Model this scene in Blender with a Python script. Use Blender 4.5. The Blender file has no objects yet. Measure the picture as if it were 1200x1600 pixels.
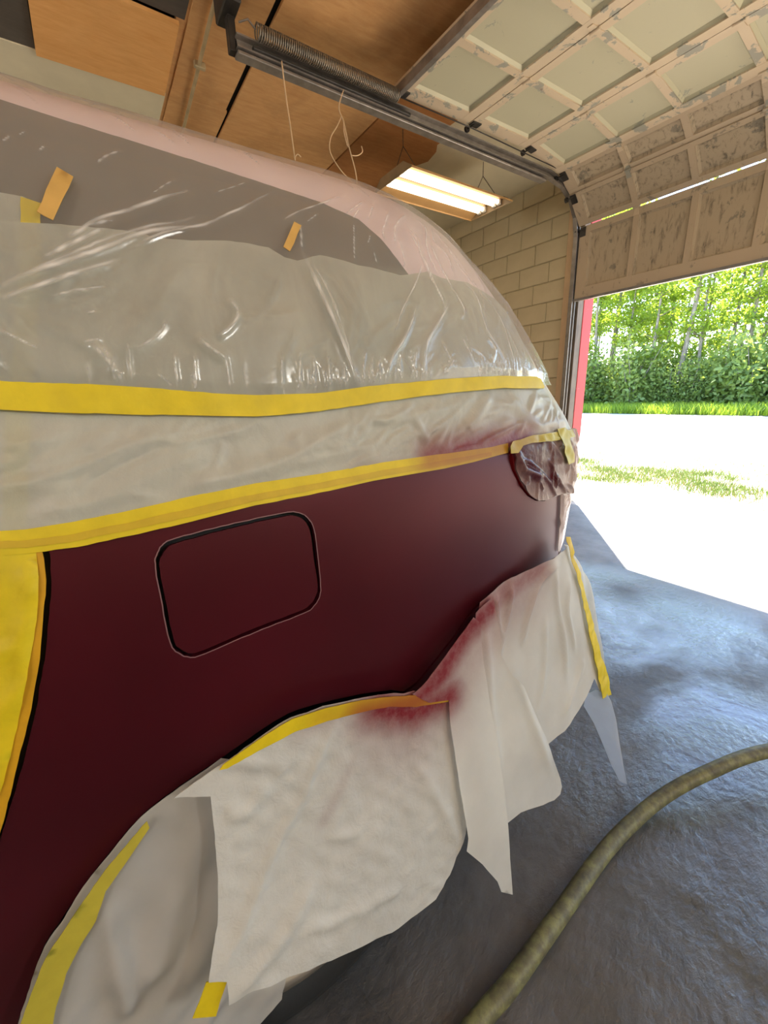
import bpy, bmesh, math, random
import numpy as np
from mathutils import Vector, Matrix
from mathutils.geometry import delaunay_2d_cdt
random.seed(7); rng = np.random.default_rng(7)
SC = bpy.context.scene
COL = SC.collection
PI = math.pi

# ------------------------------------------------------------------ camera
CAM_M = ((0.56909, 0.821582, -0.033774), (0.209868, -0.184838, -0.960099), (-0.795042, 0.539294, -0.277613))  # right, down, forward
CAM_F = 636.675                      # focal length in pixels of the 1200x1600 frame
cd = bpy.data.cameras.new('camera'); cam = bpy.data.objects.new('camera', cd); COL.objects.link(cam)
cd.sensor_fit = 'VERTICAL'; cd.sensor_height = 24.0; cd.sensor_width = 18.0
cd.lens = CAM_F / 1600.0 * 24.0
cd.clip_start = 0.02; cd.clip_end = 400
r_, d_, f_ = [Vector(v) for v in CAM_M]
cam.matrix_world = Matrix(((r_.x, -d_.x, -f_.x, 0.0), (r_.y, -d_.y, -f_.y, 0.0), (r_.z, -d_.z, -f_.z, 1.33), (0, 0, 0, 1)))
SC.camera = cam

# ------------------------------------------------------------------ sky, sun, exposure
SC.view_settings.view_transform = 'Standard'; SC.view_settings.look = 'None'
SC.view_settings.gamma = 1.0; SC.view_settings.use_curve_mapping = False
SC.view_settings.exposure = 0.08
SUN_DIR = Vector((1.128, -1.28, -2.21)).normalized()
SUN_EL = math.asin(-SUN_DIR.z)
w = bpy.data.worlds.new('sky'); SC.world = w; w.use_nodes = True
nt = w.node_tree; nt.nodes.clear()
sky = nt.nodes.new('ShaderNodeTexSky'); sky.sky_type = 'NISHITA'; sky.sun_disc = False
sky.sun_elevation = SUN_EL; sky.sun_rotation = math.atan2(-SUN_DIR.x, -SUN_DIR.y)
sky.altitude = 100; sky.air_density = 1.0; sky.dust_density = 0.4; sky.ozone_density = 2.0
bg = nt.nodes.new('ShaderNodeBackground'); bg.inputs['Strength'].default_value = 1.0
wo = nt.nodes.new('ShaderNodeOutputWorld')
nt.links.new(sky.outputs[0], bg.inputs[0]); nt.links.new(bg.outputs[0], wo.inputs[0])

def light(name, kind, loc, direction, energy, color, size=None, size_y=None):
    l = bpy.data.lights.new(name, kind); l.energy = energy; l.color = color
    if kind == 'AREA':
        l.shape = 'RECTANGLE'; l.size = size; l.size_y = size_y or size
    o = bpy.data.objects.new(name, l); COL.objects.link(o); o.location = loc
    o.rotation_euler = Vector(direction).to_track_quat('-Z', 'Y').to_euler()
    return o
sun = light('sun', 'SUN', (-8, 14, 18), SUN_DIR, 34.0, (1.0, 0.94, 0.84)); sun.data.angle = 0.009
# area fills added overhead, out of frame, to brighten the room
light('fill_area', 'AREA', (2.8, -4.3, 3.3), (0, 0, -1), 34, (1.0, 0.965, 0.90), 0.5, 1.2)
light('fill_area', 'AREA', (1.6, -2.6, 3.3), (0, 0, -1), 30, (1.0, 0.965, 0.90), 0.5, 1.2)
light('fill_area', 'AREA', (-3.2, -2.2, 3.3), (0, 0, -1), 40, (1.0, 0.965, 0.90), 0.5, 1.2)
# point fills added low and out of frame to lift the ceiling
for p_ in ((1.9, -1.6, 2.3), (-3.6, -2.6, 2.5), (2.6, 1.6, 2.3)):
    b_ = light('fill_point', 'POINT', p_, (0, 0, -1), 88, (1.0, 0.965, 0.90)); b_.data.shadow_soft_size = .12

# ------------------------------------------------------------------ helpers
def lin(r, g, b):
    f = lambda c: (c/255)/12.92 if c <= 10.3 else (((c/255)+.055)/1.055)**2.4
    return (f(r), f(g), f(b), 1.0)

class NT:
    """tiny node builder"""
    def __init__(s, name):
        s.m = bpy.data.materials.new(name); s.m.use_nodes = True
        s.t = s.m.node_tree; s.t.nodes.clear()
        s.out = s.n('ShaderNodeOutputMaterial')
    def n(s, kind, **kw):
        x = s.t.nodes.new(kind)
        for k, v in kw.items(): setattr(x, k, v)
        return x
    def l(s, a, b): s.t.links.new(a, b)
    def coords(s, which='Object', scale=(1, 1, 1)):
        tc = s.n('ShaderNodeTexCoord'); mp = s.n('ShaderNodeMapping'); mp.inputs['Scale'].default_value = scale
        s.l(tc.outputs[which], mp.inputs[0]); return mp.outputs[0]
    def noise(s, vec, scale, detail=4, rough=.55, dist=0.0):
        x = s.n('ShaderNodeTexNoise'); x.inputs['Scale'].default_value = scale; x.inputs['Detail'].default_value = detail
        x.inputs['Roughness'].default_value = rough; x.inputs['Distortion'].default_value = dist
        s.l(vec, x.inputs['Vector']); return x.outputs['Fac']
    def ramp(s, fac, stops, interp='LINEAR'):
        x = s.n('ShaderNodeValToRGB'); x.color_ramp.interpolation = interp
        el = x.color_ramp.elements
        while len(el) < len(stops): el.new(.5)
        for e, (p, c) in zip(el, stops):
            e.position = p; e.color = c if len(c) == 4 else (*c, 1)
        s.l(fac, x.inputs[0]); return x.outputs[0]
    def mix(s, fac, a, b, mode='MIX'):
        x = s.n('ShaderNodeMix', data_type='RGBA', blend_type=mode)
        for sock, v in ((x.inputs[0], fac), (x.inputs[6], a), (x.inputs[7], b)):
            if hasattr(v, 'is_linked'): s.l(v, sock)
            else: sock.default_value = v
        return x.outputs[2]
    def math(s, op, a, b=0.0, clamp=False):
        x = s.n('ShaderNodeMath', operation=op); x.use_clamp = clamp
        for sock, v in ((x.inputs[0], a), (x.inputs[1], b)):
            if hasattr(v, 'is_linked'): s.l(v, sock)
            else: sock.default_value = v
        return x.outputs[0]
    def bump(s, h, strength=.3, dist=.01):
        x = s.n('ShaderNodeBump'); x.inputs['Strength'].default_value = strength; x.inputs['Distance'].default_value = dist
        s.l(h, x.inputs['Height']); return x.outputs[0]
    def bsdf(s, color, rough=.6, metal=0., normal=None, spec=.5, coat=0., trans=None):
        x = s.n('ShaderNodeBsdfPrincipled')
        for k, v in (('Base Color', color), ('Roughness', rough), ('Metallic', metal), ('Specular IOR Level', spec), ('Coat Weight', coat)):
            if hasattr(v, 'is_linked'): s.l(v, x.inputs[k])
            else: x.inputs[k].default_value = v
        if normal is not None: s.l(normal, x.inputs['Normal'])
        return x.outputs[0]
    def mixs(s, fac, a, b):
        x = s.n('ShaderNodeMixShader')
        if hasattr(fac, 'is_linked'): s.l(fac, x.inputs[0])
        else: x.inputs[0].default_value = fac
        s.l(a, x.inputs[1]); s.l(b, x.inputs[2]); return x.outputs[0]
    def attr(s, name):
        x = s.n('ShaderNodeAttribute'); x.attribute_name = name; return x.outputs['Fac']
    def done(s, shader):
        s.l(shader, s.out.inputs[0]); return s.m

def simple(name, c, rough=.6, metal=0., var=.12, scale=8, bump=0., spec=.5):
    t = NT(name); v = t.coords()
    n = t.noise(v, scale, 5)
    dark = tuple(x*(1-var*2) for x in c[:3]) + (1,); lite = tuple(min(1, x*(1+var)) for x in c[:3]) + (1,)
    col = t.ramp(n, [(.3, dark), (.7, lite)])
    nm = t.bump(t.noise(v, scale*6, 4), bump, .004) if bump else None
    return t.done(t.bsdf(col, rough, metal, nm, spec))

def mesh_obj(name, verts, faces, mat=None, parent=None, smooth=False, kind=None):
    me = bpy.data.meshes.new(name)
    me.from_pydata([tuple(map(float, v)) for v in verts], [], [tuple(int(i) for i in f) for f in faces]); me.update()
    if mat: me.materials.append(mat)
    if smooth: me.polygons.foreach_set('use_smooth', [True]*len(me.polygons))
    o = bpy.data.objects.new(name, me); COL.objects.link(o)
    if parent: o.parent = parent
    if kind: o['kind'] = kind
    return o
def tag(o, label, cat=None, group=None):
    o['label'] = label
    if cat: o['category'] = cat
    if group: o['group'] = group
    return o
def empty(name, loc=(0, 0, 0)):
    o = bpy.data.objects.new(name, None); COL.objects.link(o); o.location = loc; o.empty_display_size = .1
    return o

class MB:
    """collects simple shapes into one mesh"""
    def __init__(s): s.v = []; s.f = []
    def add(s, vs, fs):
        k = len(s.v); s.v += [tuple(v) for v in vs]; s.f += [tuple(i+k for i in f) for f in fs]; return s
    def box(s, a, b, bev=0.0):
        x0, y0, z0 = a; x1, y1, z1 = b
        if not bev:
            vs = [(x, y, z) for x in (x0, x1) for y in (y0, y1) for z in (z0, z1)]
            return s.add(vs, [(0, 1, 3, 2), (4, 6, 7, 5), (0, 4, 5, 1), (2, 3, 7, 6), (0, 2, 6, 4), (1, 5, 7, 3)])
        bm = bmesh.new(); bmesh.ops.create_cube(bm, size=1)
        for v in bm.verts: v.co = Vector(((x0+x1)/2+v.co.x*(x1-x0), (y0+y1)/2+v.co.y*(y1-y0), (z0+z1)/2+v.co.z*(z1-z0)))
        bmesh.ops.bevel(bm, geom=list(bm.edges), offset=bev, segments=1, affect='EDGES')
        bm.verts.index_update(); s.add([v.co[:] for v in bm.verts], [[v.index for v in f.verts] for f in bm.faces]); bm.free(); return s
    def hexa(s, quad_a, quad_b):
        """solid between two quads (same winding)"""
        return s.add(list(quad_a)+list(quad_b), [(3, 2, 1, 0), (4, 5, 6, 7), (0, 1, 5, 4), (1, 2, 6, 5), (2, 3, 7, 6), (3, 0, 4, 7)])
    def tube(s, pts, r, n=8, caps=True):
        P = [Vector(p) for p in pts]; k = len(s.v)
        rr = r if hasattr(r, '__len__') else [r]*len(P)
        up = None
        for i, p in enumerate(P):
            t = (P[min(i+1, len(P)-1)]-P[max(i-1, 0)]).normalized()
            if up is None: up = t.orthogonal().normalized()
            up = (up - t*up.dot(t)).normalized(); b = t.cross(up)
            for j in range(n):
                a = 2*PI*j/n; s.v.append(tuple(p+(up*math.cos(a)+b*math.sin(a))*rr[i]))
        for i in range(len(P)-1):
            for j in range(n):
                s.f.append((k+i*n+j, k+i*n+(j+1) % n, k+(i+1)*n+(j+1) % n, k+(i+1)*n+j))
        if caps:
            s.f.append(tuple(k+j for j in reversed(range(n)))); s.f.append(tuple(k+(len(P)-1)*n+j for j in range(n)))
        return s
    def build(s, name, mat=None, parent=None, smooth=False, kind=None):
        return mesh_obj(name, s.v, s.f, mat, parent, smooth, kind)

def spline(pts, sub=6):
    P = np.array(pts, float); n = len(P); o = []
    for i in range(n-1):
        p0, p1, p2, p3 = P[max(i-1, 0)], P[i], P[i+1], P[min(i+2, n-1)]
        for j in range(sub):
            u = j/sub; o.append(.5*((2*p1)+(p2-p0)*u+(2*p0-5*p1+4*p2-p3)*u*u+(3*p1-p0-3*p2+p3)*u**3))
    o.append(P[-1]); return [tuple(p) for p in o]

# ------------------------------------------------------------------ materials
M = {}
def build_materials():
    # satin maroon base coat
    t = NT('maroon_paint'); v = t.coords()
    col = t.ramp(t.noise(v, 3, 3), [(.3, lin(62, 12, 22)), (.7, lin(72, 14, 26))])
    M['maroon'] = t.done(t.bsdf(col, .36, .35, t.bump(t.noise(v, 900, 2), .04, .001), .28))
    M['gap'] = simple('gap_black', lin(12, 11, 12), .7)
    M['mauve'] = simple('body_paint', lin(214, 198, 202), .3, var=.04)
    M['glass'] = simple('tinted_glass', lin(104, 103, 97), .12, var=.05)
    M['edge'] = simple('panel_edge_glint', lin(120, 86, 90), .4)
    M['rubber'] = simple('tyre_rubber', lin(20, 22, 23), .75, bump=.2)
    M['alloy'] = simple('wheel_alloy', lin(168, 160, 148), .35, .6)
    M['lamp_red'] = simple('lamp_lens', lin(110, 20, 24), .15)
    # masking paper / film, with overspray attribute
    def paper(name, c, tr, rough=.55, crinkle=.25, cs=60, spec=.4, transl=.25, vary=False, sprayc=lin(122, 30, 42)):
        t = NT(name); v = t.coords()
        n = t.noise(v, 9, 5)
        base = t.ramp(n, [(.3, tuple(x*.9 for x in c[:3])+(1,)), (.7, c)])
        sp = t.attr('spray'); sp = t.math('MULTIPLY', sp, t.math('ADD', .72, t.math('MULTIPLY', t.noise(v, 38, 7, .75), .5)), True)
        base = t.mix(sp, base, sprayc)
        h = t.math('ADD', t.noise(v, cs, 6, .62, .6), t.math('MULTIPLY', t.noise(v, cs*.22, 4, .5, 1.2), 2.2))
        nm = t.bump(h, crinkle, .004)
        b = t.bsdf(base, rough, 0., nm, spec)
        tl = t.n('ShaderNodeBsdfTranslucent'); t.l(base, tl.inputs[0]); t.l(nm, tl.inputs['Normal'])
        s = t.mixs(transl, b, tl.outputs[0])
        if tr > 0:
            tp = t.n('ShaderNodeBsdfTransparent')
            amt = t.math('MULTIPLY', t.math('SUBTRACT', 1.0, sp), tr)
            if vary:            # the sheet clings to the dark glass in some places and stands off it in others
                cl = t.ramp(t.noise(t.coords('Object', (1, 1.3, .7)), 7, 6, .62, 1.2), [(.30, (.45,)*3), (.70, (1.9,)*3)]); amt = t.math('MULTIPLY', amt, cl)
            s = t.mixs(amt, s, tp.outputs[0])
        return t.done(s)
    M['paper'] = paper('masking_paper', lin(192, 194, 182), .14, .40, .34, 34, vary=True)
    M['paper_skirt'] = paper('masking_paper_skirt', lin(208, 210, 206), .03, .55, .42, 46)
    M['paper_smooth'] = paper('masking_paper_smooth', lin(212, 214, 210), .03, .5, .12, 30)
    M['sheet_grey'] = paper('masking_sheet', lin(196, 196, 192), .16, .5, .18, 14)
    M['film_wrap'] = paper('wrinkled_wrap', lin(204, 184, 178), .16, .18, .7, 24, .12, sprayc=lin(76, 18, 30))
    M['tip'] = paper('thin_film', lin(206, 220, 240), .16, .25, .2, 20, .6)
    # yellow masking tape
    def tape(name, c, rough=.5, tr=0.0):
        t = NT(name); v = t.coords()
        base = t.ramp(t.noise(v, 30, 5), [(.25, tuple(x*.82 for x in c[:3])+(1,)), (.7, c)])
        sp = t.attr('spray')
        base = t.mix(sp, base, lin(140, 34, 34))
        nm = t.bump(t.noise(v, 160, 4), .12, .002)
        s = t.bsdf(base, rough, 0., nm, .4)
        tl = t.n('ShaderNodeBsdfTranslucent'); t.l(base, tl.inputs[0])
        return t.done(t.mixs(.2, s, tl.outputs[0]))
    M['tape'] = tape('yellow_tape', lin(222, 199, 30))
    M['tape_dark'] = tape('yellow_tape_under', lin(206, 176, 40))
    M['tape_edge'] = tape('orange_tape', lin(212, 160, 30))
    M['tape_tan'] = tape('tan_tape', lin(214, 172, 96), .55)
    M['tape_olive'] = tape('olive_tape', lin(188, 176, 62))
    # clear plastic film
    t = NT('clear_film'); v = t.coords()
    fold = t.attr('fold')
    lw = t.n('ShaderNodeLayerWeight'); lw.inputs['Blend'].default_value = .35
    nm = t.bump(t.noise(v, 30, 4, .55, .8), .10, .004); t.l(nm, lw.inputs['Normal'])
    haze = t.math('ADD', t.math('MULTIPLY', lw.outputs['Facing'], .16), t.math('MULTIPLY', fold, 1.05), True)
    haze = t.math('ADD', haze, .10, True)
    tp = t.n('ShaderNodeBsdfTransparent'); tp.inputs[0].default_value = (.96, .96, .95, 1)
    df = t.n('ShaderNodeBsdfDiffuse'); df.inputs[0].default_value = lin(232, 230, 228)
    tl = t.n('ShaderNodeBsdfTranslucent'); tl.inputs[0].default_value = lin(232, 230, 228)
    body = t.mixs(haze, tp.outputs[0], t.mixs(.35, df.outputs[0], tl.outputs[0]))
    gl = t.n('ShaderNodeBsdfGlossy'); gl.inputs['Roughness'].default_value = .17; t.l(nm, gl.inputs['Normal'])
    fr = t.n('ShaderNodeFresnel'); fr.inputs[0].default_value = 1.42; t.l(nm, fr.inputs['Normal'])
    M['film'] = t.done(t.mixs(t.math('MINIMUM', fr.outputs[0], .30), body, gl.outputs[0]))
    # timber, plaster, block
    def wood(name, c, c2, axis=1, rough=.6, stain=.5):
        t = NT(name); sc = [6, 6, 6]; sc[axis] = 1.2
        v = t.coords('Object', tuple(sc)); v2 = t.coords('Object')
        g = t.noise(v, 5, 8, .65, .5)
        st = t.noise(v2, 2.4, 6, .6, .3)
        col = t.mix(t.ramp(g, [(.3, (0,)*3), (.75, (1,)*3)]), c, c2)
        col = t.mix(t.ramp(st, [(.46, (0,)*3), (.78, (stain,)*3)]), col, tuple(x*.45 for x in c[:3])+(1,))
        return t.done(t.bsdf(col, rough, 0., t.bump(g, .12, .003), .3))
    M['ply'] = wood('plywood', lin(206, 152, 96), lin(224, 176, 120))
    M['ply_orange'] = wood('orange_plywood', lin(226, 162, 92), lin(240, 184, 116), 1, .6, .2)
    M['ply_dark'] = wood('dark_plywood', lin(172, 112, 62), lin(190, 134, 80))
    M['board_grey'] = wood('grey_board', lin(82, 76, 70), lin(96, 88, 80))
    M['cream'] = simple('cream_board', lin(222, 210, 178), .7, var=.05, scale=3)
    M['jamb'] = wood('weathered_jamb', lin(92, 82, 72), lin(126, 112, 98), 2)
    M['trim'] = wood('painted_trim', lin(206, 174, 136), lin(220, 190, 152), 2, .6, .2)
    t = NT('block_paint'); v = t.coords('Object')
    n1 = t.noise(v, 2.2, 6); n2 = t.noise(v, 26, 5)
    col = t.ramp(n1, [(.3, lin(194, 178, 142)), (.7, lin(214, 198, 162))])
    M['block'] = t.done(t.bsdf(col, .7, 0., t.bump(t.math('ADD', n2, t.noise(v, 90, 4)), .35, .004), .3))
    M['mortar'] = simple('mortar', lin(186, 170, 134), .8, bump=.4)
    M['wall'] = simple('wall_paint', lin(176, 164, 136), .75, var=.06, scale=2)
    # painted garage door with flaking and grime
    def door(name, c, c2, flake, grime):
        t = NT(name); v = t.coords('Object')
        n = t.noise(v, 7, 8, .66, .4)
        f = t.ramp(n, [(flake, (0,)*3), (flake+.02, (1,)*3)])
        col = t.mix(f, c, c2)
        vg = t.coords('Object', (9, 9, 2))
        g = t.ramp(t.noise(vg, 3.0, 8, .72, .6), [(grime, (0,)*3), (grime+.16, (.8,)*3)])
        col = t.mix(g, col, lin(72, 66, 56))
        rs = t.ramp(t.noise(v, 5.0, 8, .7, .5), [(.68, (0,)*3), (.74, (.75,)*3)])
        col = t.mix(rs, col, lin(120, 76, 50))
        return t.done(t.bsdf(col, .5, 0., t.bump(t.math('ADD', f, t.noise(v, 60, 4)), .15, .003), .4))
    M['door_up'] = door('door_paint_upper', lin(188, 182, 154), lin(160, 158, 142), .64, .74)
    M['door_frame'] = door('door_paint_flaking', lin(204, 184, 156), lin(156, 152, 138), .56, .72)
    M['door_low'] = door('door_paint_grimy_backlit', lin(180, 162, 136), lin(142, 132, 114), .60, .52)  # lower sections: real grime plus backlit shade darkened into the paint
    M['door_low_frame'] = door('door_frame_grimy_backlit', lin(186, 166, 140), lin(150, 136, 118), .62, .60)
    M['steel'] = simple('galvanised_steel', lin(150, 142, 134), .42, .55, .15, 14)
    M['steel_dark'] = simple('dark_steel', lin(70, 66, 62), .5, .5, .2, 14)
    M['spring'] = simple('spring_steel', lin(140, 132, 120), .4, .6)
    t = NT('red_paint'); v = t.coords('Object')
    col = t.mix(t.ramp(t.noise(v, 24, 6, .7), [(.66, (0,)*3), (.70, (.8,)*3)]), lin(176, 50, 50), lin(216, 180, 176))
    sx = t.n('ShaderNodeSeparateXYZ'); t.l(v, sx.inputs[0])
    ragged_height = t.math('ADD', sx.outputs[2], t.math('MULTIPLY', t.noise(v, 9, 5), .25))
    col = t.mix(t.ramp(ragged_height, [(.80, (1,)*3), (.90, (0,)*3)]), col, lin(206, 196, 196))  # paler towards the foot, with a ragged boundary
    M['red'] = t.done(t.bsdf(col, .6, 0., t.bump(t.noise(v, 40, 4), .2, .003)))
    M['lamp_housing'] = simple('lamp_housing', lin(184, 142, 90), .5, var=.05)
    M['lamp_end'] = simple('lamp_end_plate', lin(150, 128, 96), .5)
    t = NT('tube_glow'); e = t.n('ShaderNodeEmission'); e.inputs[0].default_value = (1.0, .86, .62, 1); e.inputs[1].default_value = 4.2
    M['tube'] = t.done(e.outputs[0])
    M['socket'] = simple('socket', lin(230, 222, 206), .5)
    M['wire'] = simple('pale_wire', lin(210, 178, 140), .6)
    M['wire_dark'] = simple('dark_wire', lin(84, 66, 48), .6)
    M['conduit'] = simple('conduit', lin(186, 166, 128), .45, .2)
    # hose: olive green with scuffs
    t = NT('hose_rubber'); v = t.coords('Object')
    n = t.noise(v, 26, 7, .7)
    col = t.ramp(n, [(.30, lin(62, 60, 48)), (.48, lin(92, 92, 64)), (.62, lin(118, 120, 78)), (.75, lin(88, 86, 66))])
    M['hose'] = t.done(t.bsdf(col, .5, 0., t.bump(n, .06, .002)))
    # wet workshop floor
    t = NT('wet_concrete'); v = t.coords('Object')
    p = t.noise(v, 1.1, 6, .55, .8)
    wet = t.ramp(p, [(.40, (0,)*3), (.56, (1,)*3)])
    sx = t.n('ShaderNodeSeparateXYZ'); t.l(v, sx.inputs[0])     # floor painted paler by the threshold so the sun patch burns out
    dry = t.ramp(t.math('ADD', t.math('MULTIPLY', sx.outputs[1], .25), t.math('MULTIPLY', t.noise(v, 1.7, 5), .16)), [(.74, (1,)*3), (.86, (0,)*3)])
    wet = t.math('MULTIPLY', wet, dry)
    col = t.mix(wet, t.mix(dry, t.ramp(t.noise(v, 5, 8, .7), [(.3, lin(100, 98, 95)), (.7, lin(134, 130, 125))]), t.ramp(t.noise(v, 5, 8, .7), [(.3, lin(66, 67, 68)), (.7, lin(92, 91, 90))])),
                t.ramp(t.noise(v, 7, 8, .7), [(.3, lin(48, 52, 55)), (.7, lin(74, 78, 81))]))
    rough = t.math('ADD', t.math('SUBTRACT', .46, t.math('MULTIPLY', wet, .28)), t.math('MULTIPLY', t.noise(v, 16, 5), .12))
    vb = t.coords('Object', (1.0, .62, 1.0))
    vo = t.n('ShaderNodeTexVoronoi'); vo.inputs['Scale'].default_value = 38; t.l(vb, vo.inputs['Vector'])
    hb = t.math('ADD', t.noise(vb, 52, 7, .68, .25), t.math('MULTIPLY', t.noise(v, 9, 4), .8))
    hb = t.math('ADD', hb, t.math('MULTIPLY', vo.outputs['Distance'], -.35))
    hb = t.math('MULTIPLY', hb, t.ramp(t.noise(v, 2.3, 4, .6, .5), [(.38, (.35,)*3), (.60, (1.1,)*3)]))
    nm = t.bump(hb, .45, .012)
    sh = t.n('ShaderNodeBsdfPrincipled'); t.l(col, sh.inputs['Base Color']); t.l(rough, sh.inputs['Roughness']); t.l(nm, sh.inputs['Normal'])
    sh.inputs['Specular IOR Level'].default_value = .6; sh.inputs['Coat Roughness'].default_value = .10; t.l(t.math('MULTIPLY', wet, .9), sh.inputs['Coat Weight'])
    t.l(t.bump(hb, .35, .012), sh.inputs['Coat Normal'])
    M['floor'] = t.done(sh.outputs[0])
    t = NT('lot_concrete'); v = t.coords('Object')
    col = t.ramp(t.noise(v, 3, 9, .72), [(.3, lin(166, 156, 142)), (.7, lin(206, 198, 184))])
    M['apron'] = t.done(t.bsdf(col, .8, 0., t.bump(t.noise(v, 40, 6), .4, .01), .3))
    t = NT('lot_gravel'); v = t.coords('Object')
    n = t.noise(v, 0.55, 5, .6); n2 = t.noise(v, 16, 8, .75)
    col = t.mix(n2, lin(150, 140, 124), lin(214, 204, 188))
    col = t.mix(t.ramp(n, [(.52, (0,)*3), (.64, (.55,)*3)]), col, lin(176, 158, 110))
    M['gravel'] = t.done(t.bsdf(col, .9, 0., t.bump(n2, .6, .02), .2))
    t = NT('road_asphalt'); v = t.coords('Object', (.25, 2.0, 1))
    col = t.ramp(t.noise(v, 2, 8, .7), [(.35, lin(186, 184, 180)), (.7, lin(208, 205, 200))])
    M['road'] = t.done(t.bsdf(col, .85, 0., None, .3))
    M['soil'] = simple('forest_soil', lin(74, 80, 44), .9, var=.3, scale=1.5)
    def leaf(name, a, b, tr=.5, tc=lin(196, 214, 60)):
        t = NT(name)
        oi = t.n('ShaderNodeObjectInfo'); v = t.coords('Object')
        n = t.math('ADD', t.math('MULTIPLY', t.noise(v, .9, 5, .7), .9), t.math('MULTIPLY', oi.outputs['Random'], .35))
        col = t.ramp(n, [(.30, a), (.85, b)])
        d = t.bsdf(col, .45, 0., None, .4)
        tl = t.n('ShaderNodeBsdfTranslucent')
        t.l(t.mix(.5, col, tc, 'MIX'), tl.inputs[0])
        return t.done(t.mixs(tr, d, tl.outputs[0]))
    M['leaf'] = leaf('tree_leaf', lin(80, 114, 40), lin(152, 174, 66))
    M['bush'] = leaf('bush_leaf', lin(78, 108, 58), lin(142, 160, 92), .4)
    M['grass'] = leaf('grass_blade', lin(66, 92, 38), lin(104, 122, 62), .3, lin(120, 140, 60))
    M['drygrass'] = leaf('dry_grass_blade', lin(112, 104, 62), lin(142, 128, 84), .3, lin(150, 136, 90))
    M['verge'] = leaf('verge_blade', lin(84, 122, 30), lin(140, 164, 50), .4)
    t = NT('bark'); v = t.coords('Object', (1, 1, .4))
    col = t.ramp(t.noise(v, 9, 7, .7), [(.3, lin(92, 84, 74)), (.6, lin(150, 142, 130)), (.8, lin(186, 180, 168))])
    M['bark'] = t.done(t.bsdf(col, .8, 0., None, .2))
build_materials()

# ------------------------------------------------------------------ the room
def structure(o): o['kind'] = 'structure'; return o
YW = 4.39; ZC = 3.43; XL, XR, YF = -5.5, 4.0, -5.2
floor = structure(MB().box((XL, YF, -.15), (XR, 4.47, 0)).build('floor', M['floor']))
# walls out of sight
structure(MB().box((XL-.2, YF-.2, -.15), (XL, YW+.2, ZC+.2)).build('wall_left', M['wall']))
structure(MB().box((XR, YF-.2, -.15), (XR+.2, YW+.2, ZC+.2)).build('wall_right', M['wall']))
structure(MB().box((XL, YF-.2, -.15), (XR, YF, ZC+.2)).build('wall_front', M['wall']))
# door wall: mortar core left of the opening, core right, header; blocks are parts
JX = -2.70; DX1 = 0.50; HZ = 3.02
core = MB().box((XL, YW+.012, -.15), (JX-.004, YW+.262, ZC+.2)).box((DX1, YW+.012, -.15), (1.3, YW+.262, ZC+.2)).box((3.75, YW+.012, -.15), (XR, YW+.262, ZC+.2)).box((1.3, YW+.012, 2.9), (3.75, YW+.262, ZC+.2)).box((JX-.004, YW+.012, HZ), (DX1, YW+.262, ZC+.2))  # second opening at right is added, out of frame, for bounced daylight
wall_back = structure(core.build('wall_back', M['mortar']))
bmesh_block = MB().box((-.191, -.02, -.0975), (.191, .014, .0975), .006).build('block', M['block'], wall_back)
def place_block(first, x0, x1, z0, z1):
    o = bmesh_block if first else bmesh_block.copy()
    if not first: COL.objects.link(o); o.parent = wall_back
    o.location = ((x0+x1)/2, YW+.02+rng.uniform(-.0015, .0015), (z0+z1)/2)
    o.scale = ((x1-x0)/.39, 1, (z1-z0)/.2032)
first = True
for k in range(-7, 10):
    z0 = 1.442+.2032*k; z1 = min(z0+.2032, ZC+.03)
    if z1 < .06: continue
    z0 = max(z0, 0.0)
    xj = -3.277 if k % 2 == 0 else -3.085
    edges = [-2.80]+[xj-.39*i+(.39 if xj < -3.2 else 0) for i in range(0 if xj > -3.2 else 1, 9)]
    edges = [e for e in edges if e > XL]+[XL]
    if k % 2: edges = [-2.80]+[-3.085-.39*i for i in range(7) if -3.085-.39*i > XL]+[XL]
    else: edges = [-2.80]+[-2.887-.39*i for i in range(1, 8) if -2.887-.39*i > XL]+[XL]
    for a, b in zip(edges, edges[1:]):
        if a-b > .06: place_block(first, b, a, z0, z1); first = False
# opening trim and jamb
trim = structure(MB().box((-2.868, YW-.03, 0), (-2.785, YW+.01, HZ+.05), .004).build('trim_1', M['trim']))
jb = structure(MB().box((-2.76, YW-.002, 0), (JX+.0, YW+.10, HZ), .004).build('trim_2', M['jamb']))
structure(MB().box((-2.73, YW+.10, 0), (JX+.006, YW+.275, HZ+.2), .004).build('trim_3', M['red']))
# ceiling
ceil = structure(MB().box((XL, YF, ZC+.03), (XR, YW+.2, ZC+.2)).build('ceiling', M['gap']))
def panel(name, mat, x0, x1, y0, y1, z=ZC, th=.018, poly=None):
    m = MB()
    if poly:
        n = len(poly); m.add([(x, y, z) for x, y in poly]+[(x, y, z+th) for x, y in poly],
                             [tuple(range(n)), tuple(reversed(range(n, 2*n)))]+[(i, i+n, (i+1) % n+n, (i+1) % n) for i in range(n)])
    else: m.box((x0, y0, z), (x1, y1, z+th), .002)
    return m.build(name, mat, ceil)
panel('plywood_panel', M['ply'], XL, -3.79, .86, 1.255)
panel('plywood_panel', M['ply'], -3.79, -2.40, .86, 1.240)
panel('plywood_panel', M['ply'], -2.40, XR, -.3, 1.240)
panel('plywood_panel', M['ply'], XL, XR, 1.275, 2.275)
panel('plywood_panel', M['ply_dark'], 0, 0, 0, 0, ZC-.004, .02, [(-2.2, 2.285), (-2.5, 2.86), (-3.06, 2.83), (-3.16, 2.85), (-3.20, 2.93), (-3.27, 2.925), (-3.36, 2.99), (-3.52, 3.03), (-3.70, 2.95), (-3.86, 2.97), (-4.4, 2.93), (XL, 2.9), (XL, 2.285)])
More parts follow.
